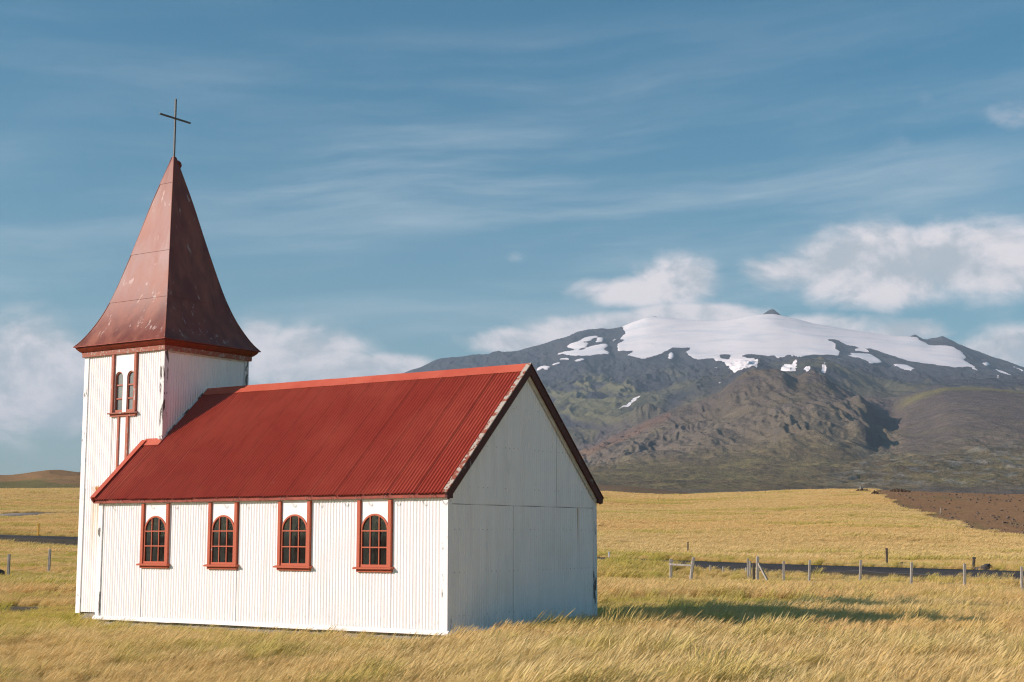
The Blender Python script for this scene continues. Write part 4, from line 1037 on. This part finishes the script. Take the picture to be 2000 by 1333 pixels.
for ti, (za, zb) in enumerate(tiers):
    for k in range(4):
        zs2 = np.linspace(za, zb, 15); vs_ = []; fs = []; nu = 9
        c0 = [(-1, -1), (1, -1), (1, 1), (-1, 1)][k]; c1 = [(1, -1), (1, 1), (-1, 1), (-1, -1)][k]
        nrm = [(0, -1), (1, 0), (0, 1), (-1, 0)][k]
        for z in zs2:
            h = float(pchip(pz, phw, [z])[0, 0]); off = .010 * (1 - (z - za) / (zb - za)) * (ti > 0) 
            for j in range(nu):
                t = j / (nu - 1); wob = .006 * math.sin(3.1 * t + z * 2.3 + k) * math.sin(math.pi * t)
                x = (c0[0] * (1 - t) + c1[0] * t) * h; y = (c0[1] * (1 - t) + c1[1] * t) * h
                vs_.append((AX + x + nrm[0] * (off + wob), MID + y + nrm[1] * (off + wob), z))
        for i in range(14):
            for j in range(nu - 1):
                fs.append((i * nu + j, i * nu + j + 1, (i + 1) * nu + j + 1, (i + 1) * nu + j))
        mesh_obj('spire_panel', vs_, fs, M['spire_red'], spire, True)
for k, (sx, sy_) in enumerate(((-1, -1), (1, -1), (1, 1), (-1, 1))):      # hip rolls
    zs2 = np.linspace(6.30, 11.10, 34)
    MB().tube([(AX + sx * (float(pchip(pz, phw, [z])[0, 0]) - .002), MID + sy_ * (float(pchip(pz, phw, [z])[0, 0]) - .002), z) for z in zs2], .014, 6).build('hip_roll', M['spire_red'], spire, True)
square_loft('spire_edge', [(1.560, 6.286), (1.580, 6.288), (1.580, 6.302), (1.565, 6.312)], M['eave_red'], spire)
hk = [(AX + .035, MID + .05, 10.98), (AX + .04, MID + .10, 11.01), (AX + .045, MID + .155, 10.985), (AX + .05, MID + .18, 10.92), (AX + .05, MID + .16, 10.865)]
MB().tube(hk, [.03, .036, .038, .034, .022], 8).build('lifting_hook', M['spire_red'], spire, True)
cross = empty('cross', (AX, MID, 11.0), church)
MB().box(-.021, .021, -.021, .021, .06, 1.60).build('upright', M['iron'], cross, bevel=.004)
MB().box(-.024, .018, -.51, .51, 1.08, 1.12).build('crossbar', M['iron'], cross, bevel=.004)

# ------------------------------------------------------------------ fences and small things
m_, T = material('weathered_wood'); p = T.pos(); n = T.noise(T.v('MULTIPLY', p, (1, 1, .15)), 18, 5, .6)
M['wood'] = finish(m_, T, T.mix(T.ss(n, .3, .7), (.42, .39, .34), (.26, .235, .20)), .85, T.bump(n, .4, .01), .15)
m_, T = material('dark_wood'); p = T.pos(); n = T.noise(T.v('MULTIPLY', p, (1, 1, .15)), 18, 5, .6)
M['dark_wood'] = finish(m_, T, T.mix(T.ss(n, .3, .7), (.13, .11, .09), (.07, .06, .05)), .85, None, .15)
mat_plain('stake_yellow', (.62, .33, .04), .6, .1, 9)
mat_plain('stake_white', (.62, .60, .56), .6, .1, 9)
mat_plain('lava_rock', (.065, .058, .055), .9, .5, 6)
mat_plain('wire', (.16, .15, .14), .6, .1, 9)
def at(x, r):
    a, b = unpolar(float(phiofx(x)), r); return float(a), float(b)
def post(name, x, r, h, w, lean=0.0, mat='wood', parent=None, depth=0.0, h0=-.25):
    """post whose foot is seen near image column x; lean to the right in metres at its head"""
    X, Y = at(x, r); z = gz(X, Y); b = MB(); tx, ty = RGT * lean; tx += FWD[0] * depth; ty += FWD[1] * depth
    a = Vector((X, Y, z + h0)); e = Vector((X + tx, Y + ty, z + h))
    b.beam(a, e, w, w * .9, up=(FWD[0], FWD[1], 0))
    return b.build(name, M[mat], parent, bevel=w * .12), e
def wire(parent, pts, rad=.0035):
    ps = []
    for a, b in zip(pts[:-1], pts[1:]):
        for k in range(5):
            t = k / 5; p_ = Vector(a).lerp(Vector(b), t); p_.z -= .05 * math.sin(math.pi * t); ps.append(p_)
    ps.append(Vector(pts[-1]))
    return MB().tube(ps, rad, 4).build('wire', M['wire'], parent)
fence = empty('wire_fence', (*at(1700, 69), 0)); fence.location.z = 0
tag(fence, 'long wire fence with leaning grey posts in front of the road', 'fence')
def addp(o, root):
    o.parent = root; o.matrix_parent_inverse = Matrix.Translation(-Vector(root.location))
heads = []
def top(x, r, y): X, Y = at(x, r); return float(zofy(r, float(phiofx(x)), y)) - gz(X, Y)
for x, r, y, ln_ in ((1525, 65.5, 1096, .04), (1573, 64, 1094, .09), (1671, 62.5, 1094, .11), (1770, 60, 1099, .09), (1874, 58.5, 1101, .05), (1985, 56.5, 1107, .04), (2105, 55, 1112, .05), (2230, 53, 1118, .05)):
    o, e = post('post', x, r, top(x, r, y), .095, ln_, 'wood'); addp(o, fence); heads.append(e)
o, e0 = post('corner_post', 1474, 66.5, top(1474, 66.5, 1087), .13, .05, 'wood'); addp(o, fence); heads.insert(0, e0)
fo = Vector((*at(1502, 66.0), 0)); fo.z = gz(fo.x, fo.y) - .05
o = MB().beam(e0 - Vector((0, 0, .25)), fo, .085, .075).build('brace', M['wood']); addp(o, fence)
o, e = post('post', 1468, 68.0, top(1468, 68, 1101), .11, .0, 'dark_wood'); addp(o, fence)
for x, r, y in ((1457, 71, 1091), (1461, 72, 1096)):
    o, e = post('post', x, r, top(x, r, y), .085, .0, 'wood'); addp(o, fence)
for dz in (-.12, -.42, -.72):
    o = wire(None, [h_ + Vector((0, 0, dz)) for h_ in heads]); addp(o, fence)
# the rest of the old fence running on behind the church
old = empty('wire_fence', (*at(1400, 82), 0)); tag(old, 'row of short crooked grey posts behind the wooden gate frame', 'fence')
hd = []
for x, r, h in ((1385, 75, 1104), (1410, 74, 1107), (1432, 73.5, 1111), (1452, 73, 1109)):
    o, e = post('post', x, r, top(x, r, h), .09, random.uniform(-.05, .05), 'wood'); addp(o, old); hd.append(e)
o = wire(None, [h_ + Vector((0, 0, -.12)) for h_ in hd]); addp(o, old)
# wooden gate frame: two posts and a rail
gate = empty('gate_frame', (*at(1326, 77), 0)); tag(gate, 'wooden frame of two posts and a single white rail', 'gate')
o, e1 = post('post', 1307, 68.5, top(1307, 68.5, 1092), .13, .03, 'wood'); addp(o, gate)
o, e2 = post('post', 1342, 68.0, top(1342, 68, 1089), .14, .24, 'wood'); addp(o, gate)
o, e3 = post('post', 1345, 67.6, top(1345, 67.6, 1104), .11, .10, 'wood'); addp(o, gate)
X, Y = at(1304, 68.3); X2, Y2 = at(1348, 67.8)
o = MB().beam((X, Y, float(zofy(68.3, float(phiofx(1304)), 1102.5))), (X2, Y2, float(zofy(67.8, float(phiofx(1348)), 1105))), .07, .09, up=(0, 0, 1)).build('rail', M['wood'], bevel=.01); addp(o, gate)
z1_ = float(zofy(68.3, float(phiofx(1304)), 1097))
o = MB().beam((X, Y, z1_), (X + .22 * RGT[0], Y + .22 * RGT[1], z1_ + .02), .06, .06).build('rail_stub', M['wood'], bevel=.006); addp(o, gate)
# fence on the left
lf = empty('wire_fence', (*at(60, 74), 0)); tag(lf, 'wire fence with two grey posts beside dark lava rocks', 'fence')
hd = []
for x, r, h, ln_ in ((-58, 70, 1.15, .02), (25, 72.5, 1.16, .0), (103, 77.5, 1.22, .02), (175, 82, 1.15, .03)):
    o, e = post('post', x, r, h, .12, ln_, 'wood'); addp(o, lf); hd.append(e)
for dz in (-.12, -.45, -.8):
    o = wire(None, [h_ + Vector((0, 0, dz)) for h_ in hd]); addp(o, lf)
# stakes: single things along the road and the field
def stake(name, x, r, h, w, lean, mat, label, cat='stake', group=None, cap=None):
    X, Y = at(x, r); z = gz(X, Y); root = empty(name, (X, Y, z)); tag(root, label, cat, group)
    dx, dy = RGT * lean
    MB().beam((0, 0, -.2), (dx, dy, h), w, w, up=(FWD[0], FWD[1], 0)).build('shaft', M[mat], root, bevel=w * .15)
    b = MB(); b.beam((dx, dy, h + .001), (dx * 1.04, dy * 1.04, h + w * .9), w * 1.12, w * 1.12, up=(FWD[0], FWD[1], 0)); b.build('cap', M[cap or mat], root)
    return root
stake('road_marker', 80, 166, 1.25, .16, .0, 'stake_yellow', 'yellow roadside marker post beyond the road, beside the tower')
stake('wooden_stake', 1726, 86, .95, .11, .02, 'dark_wood', 'tall dark stake standing alone on the far side of the road')
stake('wooden_stake', 1341, 122, .95, .10, .02, 'dark_wood', 'thin dark stake in the field above the gate frame')
stake('road_marker', 1188, 95, .42, .10, .0, 'stake_white', 'low pale marker at the road edge next to the church')
stake('wooden_stake', 1679, 352, 1.0, .12, .0, 'stake_white', 'pale stake on the crest of the golden hill beside a dark bank')
stake('wooden_stake', 1833, 262, 1.0, .12, .15, 'wood', 'grey stake leaning where the grass meets the brown earth')
stake('wooden_stake', 1891, 80, .55, .13, .12, 'dark_wood', 'short dark leaning stump beyond the road')
# rocks
def rock(x, r, size, label, seed, group, sink=.25, squash=.7):
    X, Y = at(x, r); bm = bmesh.new(); bmesh.ops.create_icosphere(bm, subdivisions=3, radius=1)
    rn = random.Random(seed); ax_ = [Vector((rn.gauss(0, 1), rn.gauss(0, 1), rn.gauss(0, 1))).normalized() for _ in range(13)]; lim = [rn.uniform(.55, .95) for _ in ax_]
    for v in bm.verts:
        for a, l in zip(ax_, lim):
            d = v.co.dot(a)
            if d > l: v.co -= a * (d - l) * .92
        v.co *= 1 + .10 * math.sin(v.co.x * 7 + seed) * math.sin(v.co.y * 6) * math.sin(v.co.z * 8)
        v.co.z *= squash; v.co *= size
    me = bpy.data.meshes.new('lava_rock'); bm.to_mesh(me); bm.free(); me.materials.append(M['lava_rock'])
    o = bpy.data.objects.new('lava_rock', me); COL.objects.link(o); o.location = (X, Y, gz(X, Y) + size * squash * (1 - sink) * .6); o.rotation_euler = (0, 0, rn.uniform(0, 6))
    return tag(o, label, 'rock', group)
rock(4, 71, .40, 'largest dark lava rock at the foot of the grey fence post', 3, 'lava rocks by the fence', .1, .95)
rock(33, 71.5, .26, 'small dark lava rock just past the grey fence post', 5, 'lava rocks by the fence', .0)
rock(44, 71.2, .28, 'flat dark lava rock, last of the row by the fence', 8, 'lava rocks by the fence', .0)
rock(17, 71.0, .24, 'small dark lava rock between the big rock and the post', 9, 'lava rocks by the fence', .0)
rock(1799, 84, .30, 'grey boulder on the far road verge, beyond the middle fence posts', 12, 'boulders along the road verge')
rock(1919, 79, .42, 'large dark boulder on the far road verge', 14, 'boulders along the road verge')
rock(1905, 79.5, .25, 'smaller boulder touching the large one on the road verge', 15, 'boulders along the road verge')
rock(1757, 85, .34, 'low brown boulder on the road verge below the tall stake', 17, 'boulders along the road verge')
# dark cut banks along the crest of the field
m_, T = material('peat'); p = T.pos(); n = T.noise(p, .8, 5, .65)
M['peat'] = finish(m_, T, T.mix(T.ss(n, .35, .65), (.030, .021, .015), (.085, .055, .032)), .95, T.bump(n, .8, .2), .1)
def bank(x0, x1, r, h, label):
    n = 22; X0, Y0 = at((x0 + x1) / 2, r); vs_ = []; fs = []
    for i in range(n + 1):
        t = i / n; x = x0 + (x1 - x0) * t; e = math.sin(math.pi * t) ** .5; rn = random.uniform(.7, 1.2)
        for dd, dz in ((-1.2, -.5), (-.55, h * .35 * e * rn), (-.3, h * e * rn), (1.5, h * 1.02 * e * rn), (4.0, -.5)):
            X, Y = at(x, r + dd * (1 + .2 * math.sin(i * 1.7))); vs_.append((X - X0, Y - Y0, gz(X, Y) + dz))
    for i in range(n):
        for k in range(4): fs.append((i * 5 + k, i * 5 + k + 1, i * 5 + 6 + k, i * 5 + 5 + k))
    o = mesh_obj('peat_bank', vs_, fs, M['peat']); o.location = (X0, Y0, 0)
    return tag(o, label, 'bank', 'eroded earth banks on the hill')
bank(1668, 1702, 345, .75, 'dark cut bank of earth on the crest beside the pale stake')
bank(1736, 1778, 350, .65, 'long dark bank of earth where the brown field begins')
bank(1700, 1716, 322, .8, 'short dark bank of earth just below the crest')
bank(1186, 1228, 148, .28, 'low dark hollow in the golden field close to the church gable')
bank(1203, 1244, 152, .22, 'second dark scar in the golden field near the church gable')

# stones strewn over the brown earth
nst = 1500; xs2 = rng.uniform(1690, 2300, nst * 6); rs2 = rng.uniform(170, 372, nst * 6)
X, Y = unpolar(phiofx(xs2), rs2); Zs = ground_z(X, Y); qx, qy = project(np.stack([X, Y, Zs], 1)); ok = dirt_mask(qx, qy, X, Y, rs2) > .8
X, Y, Zs = X[ok][:nst], Y[ok][:nst], Zs[ok][:nst]
ico = bmesh.new(); bmesh.ops.create_icosphere(ico, subdivisions=1, radius=1); iv = np.array([v.co[:] for v in ico.verts]); ifc = [[v.index for v in f.verts] for f in ico.faces]; ico.free()
vs_ = []; fs = []
for a, b, z in zip(X, Y, Zs):
    s = .08 + .30 * random.random() ** 5; q = iv * (1 + rng.uniform(-.3, .3, (len(iv), 1))) * s; q[:, 2] *= .7; k = len(vs_)
    vs_ += [(p_[0] + a, p_[1] + b, p_[2] + z + s * .2) for p_ in q]; fs += [tuple(k + i for i in f) for f in ifc]
mat_plain('field_stone', (.13, .095, .07), .9, .5, 6)
st = mesh_obj('stones', vs_, fs, M['field_stone']); tag(st, 'scattered stones on the brown earth hillside', 'stones', kind='stuff')

# ------------------------------------------------------------------ grass
def blade_mesh(name, n, rad, hmin, hmax, lean, width, head, seed, spread=.35):
    rn = random.Random(seed); vs_ = []; fs = []; ts = []; rv_ = []
    for i in range(n):
        a = rn.uniform(0, 2 * math.pi); d = rad * math.sqrt(rn.random()); bx, by = d * math.cos(a), d * math.sin(a)
        h = rn.uniform(hmin, hmax); ln_ = lean * rn.uniform(.55, 1.35); da = rn.gauss(0, spread); fa = rn.uniform(0, math.pi); w = width * rn.uniform(.7, 1.3); rr = rn.random()
        cx, sx = math.cos(fa) * w / 2, math.sin(fa) * w / 2; ca_, sa_ = math.cos(da), math.sin(da)
        prof = [(0, 1.0), (.35, .9), (.7, .75), (.85, .75 * (1 + head)), (1.0, .05)]
        k = len(vs_)
        for t, q in prof:
            off = h * ln_ * t ** 1.8; z = h * (t - .22 * ln_ * t * t)
            x, y = bx + off * ca_, by + off * sa_
            vs_ += [(x - cx * q, y - sx * q, z), (x + cx * q, y + sx * q, z)]; ts += [t, t]; rv_ += [rr, rr]
        for j in range(4): fs.append((k + 2 * j, k + 2 * j + 1, k + 2 * j + 3, k + 2 * j + 2))
    me = bpy.data.meshes.new(name); me.from_pydata(vs_, [], fs)
    for nm, val in (('t', ts), ('rnd', rv_)):
        a_ = me.attributes.new(nm, 'FLOAT', 'POINT'); a_.data.foreach_set('value', np.array(val, np.float32))
    return me
m_, T = material('grass_blade')
t_ = T.attr('t')['Fac']; rn_ = T.attr('rnd')['Fac']; ti_ = T.attr('tint', 'INSTANCER')['Fac']; wm = T.attr('warm', 'INSTANCER')['Fac']
straw = T.mix(rn_, (.67, .495, .20), (.84, .665, .345)); straw = T.mix(wm, straw, T.mix(1.0, straw, (1.03, .93, .87), 'MULTIPLY'))
root = T.mix(rn_, (.46, .34, .105), (.34, .28, .07)); green = T.mix(rn_, (.36, .34, .045), (.60, .52, .12))
c = T.mix(T.ss(t_, .0, .55), root, straw); c = T.mix(T.m('MULTIPLY', ti_, T.ss(t_, .75, 1.0, 1.0, .55)), c, green)
d1 = T.new('ShaderNodeBsdfDiffuse'); T.put(d1.inputs[0], c); d2 = T.new('ShaderNodeBsdfTranslucent'); T.put(d2.inputs[0], c)
mx = T.new('ShaderNodeMixShader'); mx.inputs[0].default_value = .38; T.l.new(d1.outputs[0], mx.inputs[1]); T.l.new(d2.outputs[0], mx.inputs[2])
oo = T.new('ShaderNodeOutputMaterial'); T.l.new(mx.outputs[0], oo.inputs[0]); M['grass'] = m_

def clump_collection(name, meshes):
    c_ = bpy.data.collections.new(name)
    for i, me in enumerate(meshes):
        me.materials.append(M['grass']); o = bpy.data.objects.new(f'{name}_clump', me); c_.objects.link(o)
    return c_
tall = clump_collection('tall_grass', [blade_mesh('grass_clump', 70, .20, .26, .52, .62, .0075, .9, s) for s in range(6)])
short = clump_collection('short_grass', [blade_mesh('grass_clump', 70, .20, .07, .19, .8, .008, .1, 20 + s, .7) for s in range(5)])
fieldg = clump_collection('field_grass', [blade_mesh('grass_clump', 60, .62, .28, .50, .7, .022, .6, 40 + s, .4) for s in range(5)])

def scatter(name, coll, X, Y, Z, scl, rot, tilt, tint, warm, label):
    n = len(X); me = bpy.data.meshes.new(name); me.vertices.add(n); me.vertices.foreach_set('co', np.stack([X, Y, Z], 1).astype(np.float32).ravel())
    for nm, val in (('scl', scl), ('rot', rot), ('tint', tint), ('warm', warm)):
        a_ = me.attributes.new(nm, 'FLOAT', 'POINT'); a_.data.foreach_set('value', np.asarray(val, np.float32))
    o = bpy.data.objects.new(name, me); COL.objects.link(o); me.materials.append(M['grass'])
    ng = bpy.data.node_groups.new(name, 'GeometryNodeTree'); ng.interface.new_socket('Geometry', in_out='INPUT', socket_type='NodeSocketGeometry'); ng.interface.new_socket('Geometry', in_out='OUTPUT', socket_type='NodeSocketGeometry')
    N = ng.nodes; Lk = ng.links
    gi = N.new('NodeGroupInput'); go = N.new('NodeGroupOutput'); ci = N.new('GeometryNodeCollectionInfo'); ci.inputs[0].default_value = coll; ci.inputs['Separate Children'].default_value = True; ci.inputs['Reset Children'].default_value = True
    mp = N.new('GeometryNodeMeshToPoints'); ip = N.new('GeometryNodeInstanceOnPoints'); ip.inputs['Pick Instance'].default_value = True
    def na(nm):
        q = N.new('GeometryNodeInputNamedAttribute'); q.data_type = 'FLOAT'; q.inputs['Name'].default_value = nm; return q.outputs['Attribute']
    cx_ = N.new('ShaderNodeCombineXYZ'); Lk.new(na('rot'), cx_.inputs[2])
    Lk.new(gi.outputs[0], mp.inputs[0]); Lk.new(mp.outputs[0], ip.inputs['Points']); Lk.new(ci.outputs[0], ip.inputs['Instance'])
    Lk.new(cx_.outputs[0], ip.inputs['Rotation']); Lk.new(na('scl'), ip.inputs['Scale']); Lk.new(ip.outputs[0], go.inputs[0])
    md = o.modifiers.new('grass', 'NODES'); md.node_group = ng
    tag(o, label, 'grass', kind='stuff')
    return o
WIND = math.atan2(RGT[1], RGT[0]) + .15
def points(density, r0, r1, half):
    n = int(density * half * (r1 * r1 - r0 * r0)); r = np.sqrt(rng.uniform(r0 * r0, r1 * r1, n)); f = rng.uniform(-half, half, n)
    return f, r
def free(X, Y, m=.0):
    inn = (X > -L - m) & (X < m) & (Y > -m) & (Y < Wd + m); tw = (X > TX0 - m) & (X < TX1 + m) & (Y > TY0 - m) & (Y < TY1 + m)
    return ~(inn | tw)
def shortness(X, Y):
    """1 where the grass is short and green: along the south wall and by the tower"""
    a = np.exp(-(np.clip(-Y - .25 - fbm(X * .5, Y * .5, 2, 101) * .9, 0, 99) / 1.1) ** 2) * (X < .3 + fbm(X * .8, Y * .8, 2, 102) * .8) * (X > -16)
    b = np.exp(-(((X + 13.0) / 4.2) ** 2 + ((Y + 1.5) / 2.6) ** 2)) * 1.4
    return np.clip(np.maximum(a, b), 0, 1)
def patchy(X, Y):
    return fbm(X * .33, Y * .33, 3, 110), fbm(X * 1.1, Y * 1.1, 3, 111), fbm(X * .09, Y * .09, 2, 112)
# near meadow
f, r = points(30, 15.5, 48, .44); X, Y = unpolar(f, r); k = free(X, Y, .06); X, Y, r = X[k], Y[k], r[k]
Z = ground_z(X, Y); qx, qy = project(np.stack([X, Y, Z], 1)); sh = shortness(X, Y); p1, p2_, p3_ = patchy(X, Y); pm = patch_mask(qx, qy, X, Y)
pick = rng.random(len(X)) < np.clip(sh * 1.25, 0, .97)
leftness = sstep(-(qx - 1000), -150, 500)                 # towards the tower the sward is lower and greener
hgt = .78 + .30 * p1 + .16 * p2_ - .22 * leftness + .10 * (1 - leftness)
t0 = ~pick & (pm < rng.uniform(.3, .9, len(X)))
tint_all = np.clip(.03 + .80 * sstep(p1 * .6 + p2_ * .6, .04, .34) * (.55 + .2 * leftness) + .10 * leftness * sstep(p3_, -.3, .3) + .4 * sh, 0, 1)
warm_all = np.clip(.5 + p3_ * 1.2, 0, 1)
scatter('tall_grass', tall, X[t0], Y[t0], Z[t0] - .02, np.clip(hgt[t0], .38, 1.35) * rng.uniform(.75, 1.15, t0.sum()) * np.where(rng.random(t0.sum()) < .10, 1.35, 1.0), WIND + p2_[t0] * 1.0 + rng.normal(0, .28, t0.sum()), None, tint_all[t0], warm_all[t0], 'tall wind-bent straw grass in the foreground')
t1 = pick & (pm < .5)
scatter('short_grass', short, X[t1], Y[t1], Z[t1] - .01, rng.uniform(.5, 1.1, t1.sum()), WIND + rng.normal(0, .8, t1.sum()), None, np.clip(.68 + .5 * p1[t1] + .35 * p2_[t1], 0, 1), warm_all[t1], 'short green turf along the church wall')
# between the church and the road
f, r = points(13, 48, 118, .44); X, Y = unpolar(f, r); rd, _ = line_dist(X, Y, ROAD_XY[::6]); k = (rd > np.where(f > -.2, 5.6, 8.6)); X, Y, r, rd, f = X[k], Y[k], r[k], rd[k], f[k]
Z = ground_z(X, Y); p1, p2_, p3_ = patchy(X, Y); verge = (1 - sstep(rd, 7, 12)); bankg = np.exp(-(((f - phiofx(1225)) / .030) ** 2)) * ((rd < 13) & (r < 97))
bankl = sstep(-f, .27, .29) * sstep(p1 + p2_ * .4, -.05, .3)
tint = np.clip(.08 + .5 * sstep(p1 + p2_ * .5, .1, .5) + .30 * verge * sstep(p2_, -.2, .2) + .6 * bankg + .45 * bankl, 0, 1)
scatter('tall_grass', tall, X, Y, Z - .02, (.95 + .3 * p1 + .2 * p2_) * rng.uniform(.8, 1.3, len(X)) * (1 + 1.0 * bankg) * (1 - .42 * sstep(r, 60, 68)) * (1 + .45 * verge * sstep(p2_, .12, .40)), WIND + p2_ + rng.normal(0, .3, len(X)), None, tint, np.clip(.6 + p3_, 0, 1), 'tall straw grass between the church and the road')
# the golden slopes beyond the road
f, r = points(2.6, 96, 372, .44); X, Y = unpolar(f, r); rd, _ = line_dist(X, Y, ROAD_XY[::6]); ld, _ = line_dist(X, Y, LANE_XY[::3]); Z = ground_z(X, Y); qx, qy = project(np.stack([X, Y, Z], 1))
k = (rd > np.where(f < -.2, 8.6, 6.5)) & (ld > 4.2) & (dirt_mask(qx, qy, X, Y, r) < rng.uniform(.15, .7, len(X))); beyond = r > np.interp(f, ROAD_PHI, ROAD_R)
k &= beyond | (r > 118); X, Y, Z, r, f, rd = X[k], Y[k], Z[k], r[k], f[k], rd[k]
la_, de_ = r * np.sin(f), r * np.cos(f)          # the wind has combed the slope into long bands
p1, p2_, p3_ = fbm(la_ * .018, de_ * .085, 4, 120), fbm(la_ * .09, de_ * .30, 3, 121), fbm(X * .016, Y * .016, 2, 122)
scatter('field_grass', fieldg, X, Y, Z - .03, (.95 + .35 * p1 + .35 * p2_) * rng.uniform(.75, 1.3, len(X)), WIND + p1 * .6 + rng.normal(0, .35, len(X)), None, np.clip(.05 + .80 * sstep(p1 * .9 + p2_ * .5, .06, .40) * .85 + .4 * (1 - sstep(rd, 8, 14)), 0, 1), np.clip(.7 + p3_, 0, 1), 'dry golden grass on the hill beyond the road')

# ------------------------------------------------------------------ air
m_, T = material('haze'); pv = T.new('ShaderNodeVolumePrincipled'); pv.inputs['Color'].default_value = (.62, .78, .96, 1); pv.inputs['Density'].default_value = 6.6e-5; pv.inputs['Anisotropy'].default_value = 0.1
oo = T.new('ShaderNodeOutputMaterial'); T.l.new(pv.outputs[0], oo.inputs['Volume'])
cx0, cy0 = CAM[0], CAM[1]; hb = 12800
hz_top = float(ZM.max()) + 60
haze = MB().box(cx0 - hb, cx0 + hb, cy0 - hb, cy0 + hb, float(min(V[:, 2].min(), VM[:, 2].min())) - 6, hz_top).build('haze', m_)
tag(haze, 'thin blue sea air over the whole landscape', 'haze', kind='stuff')
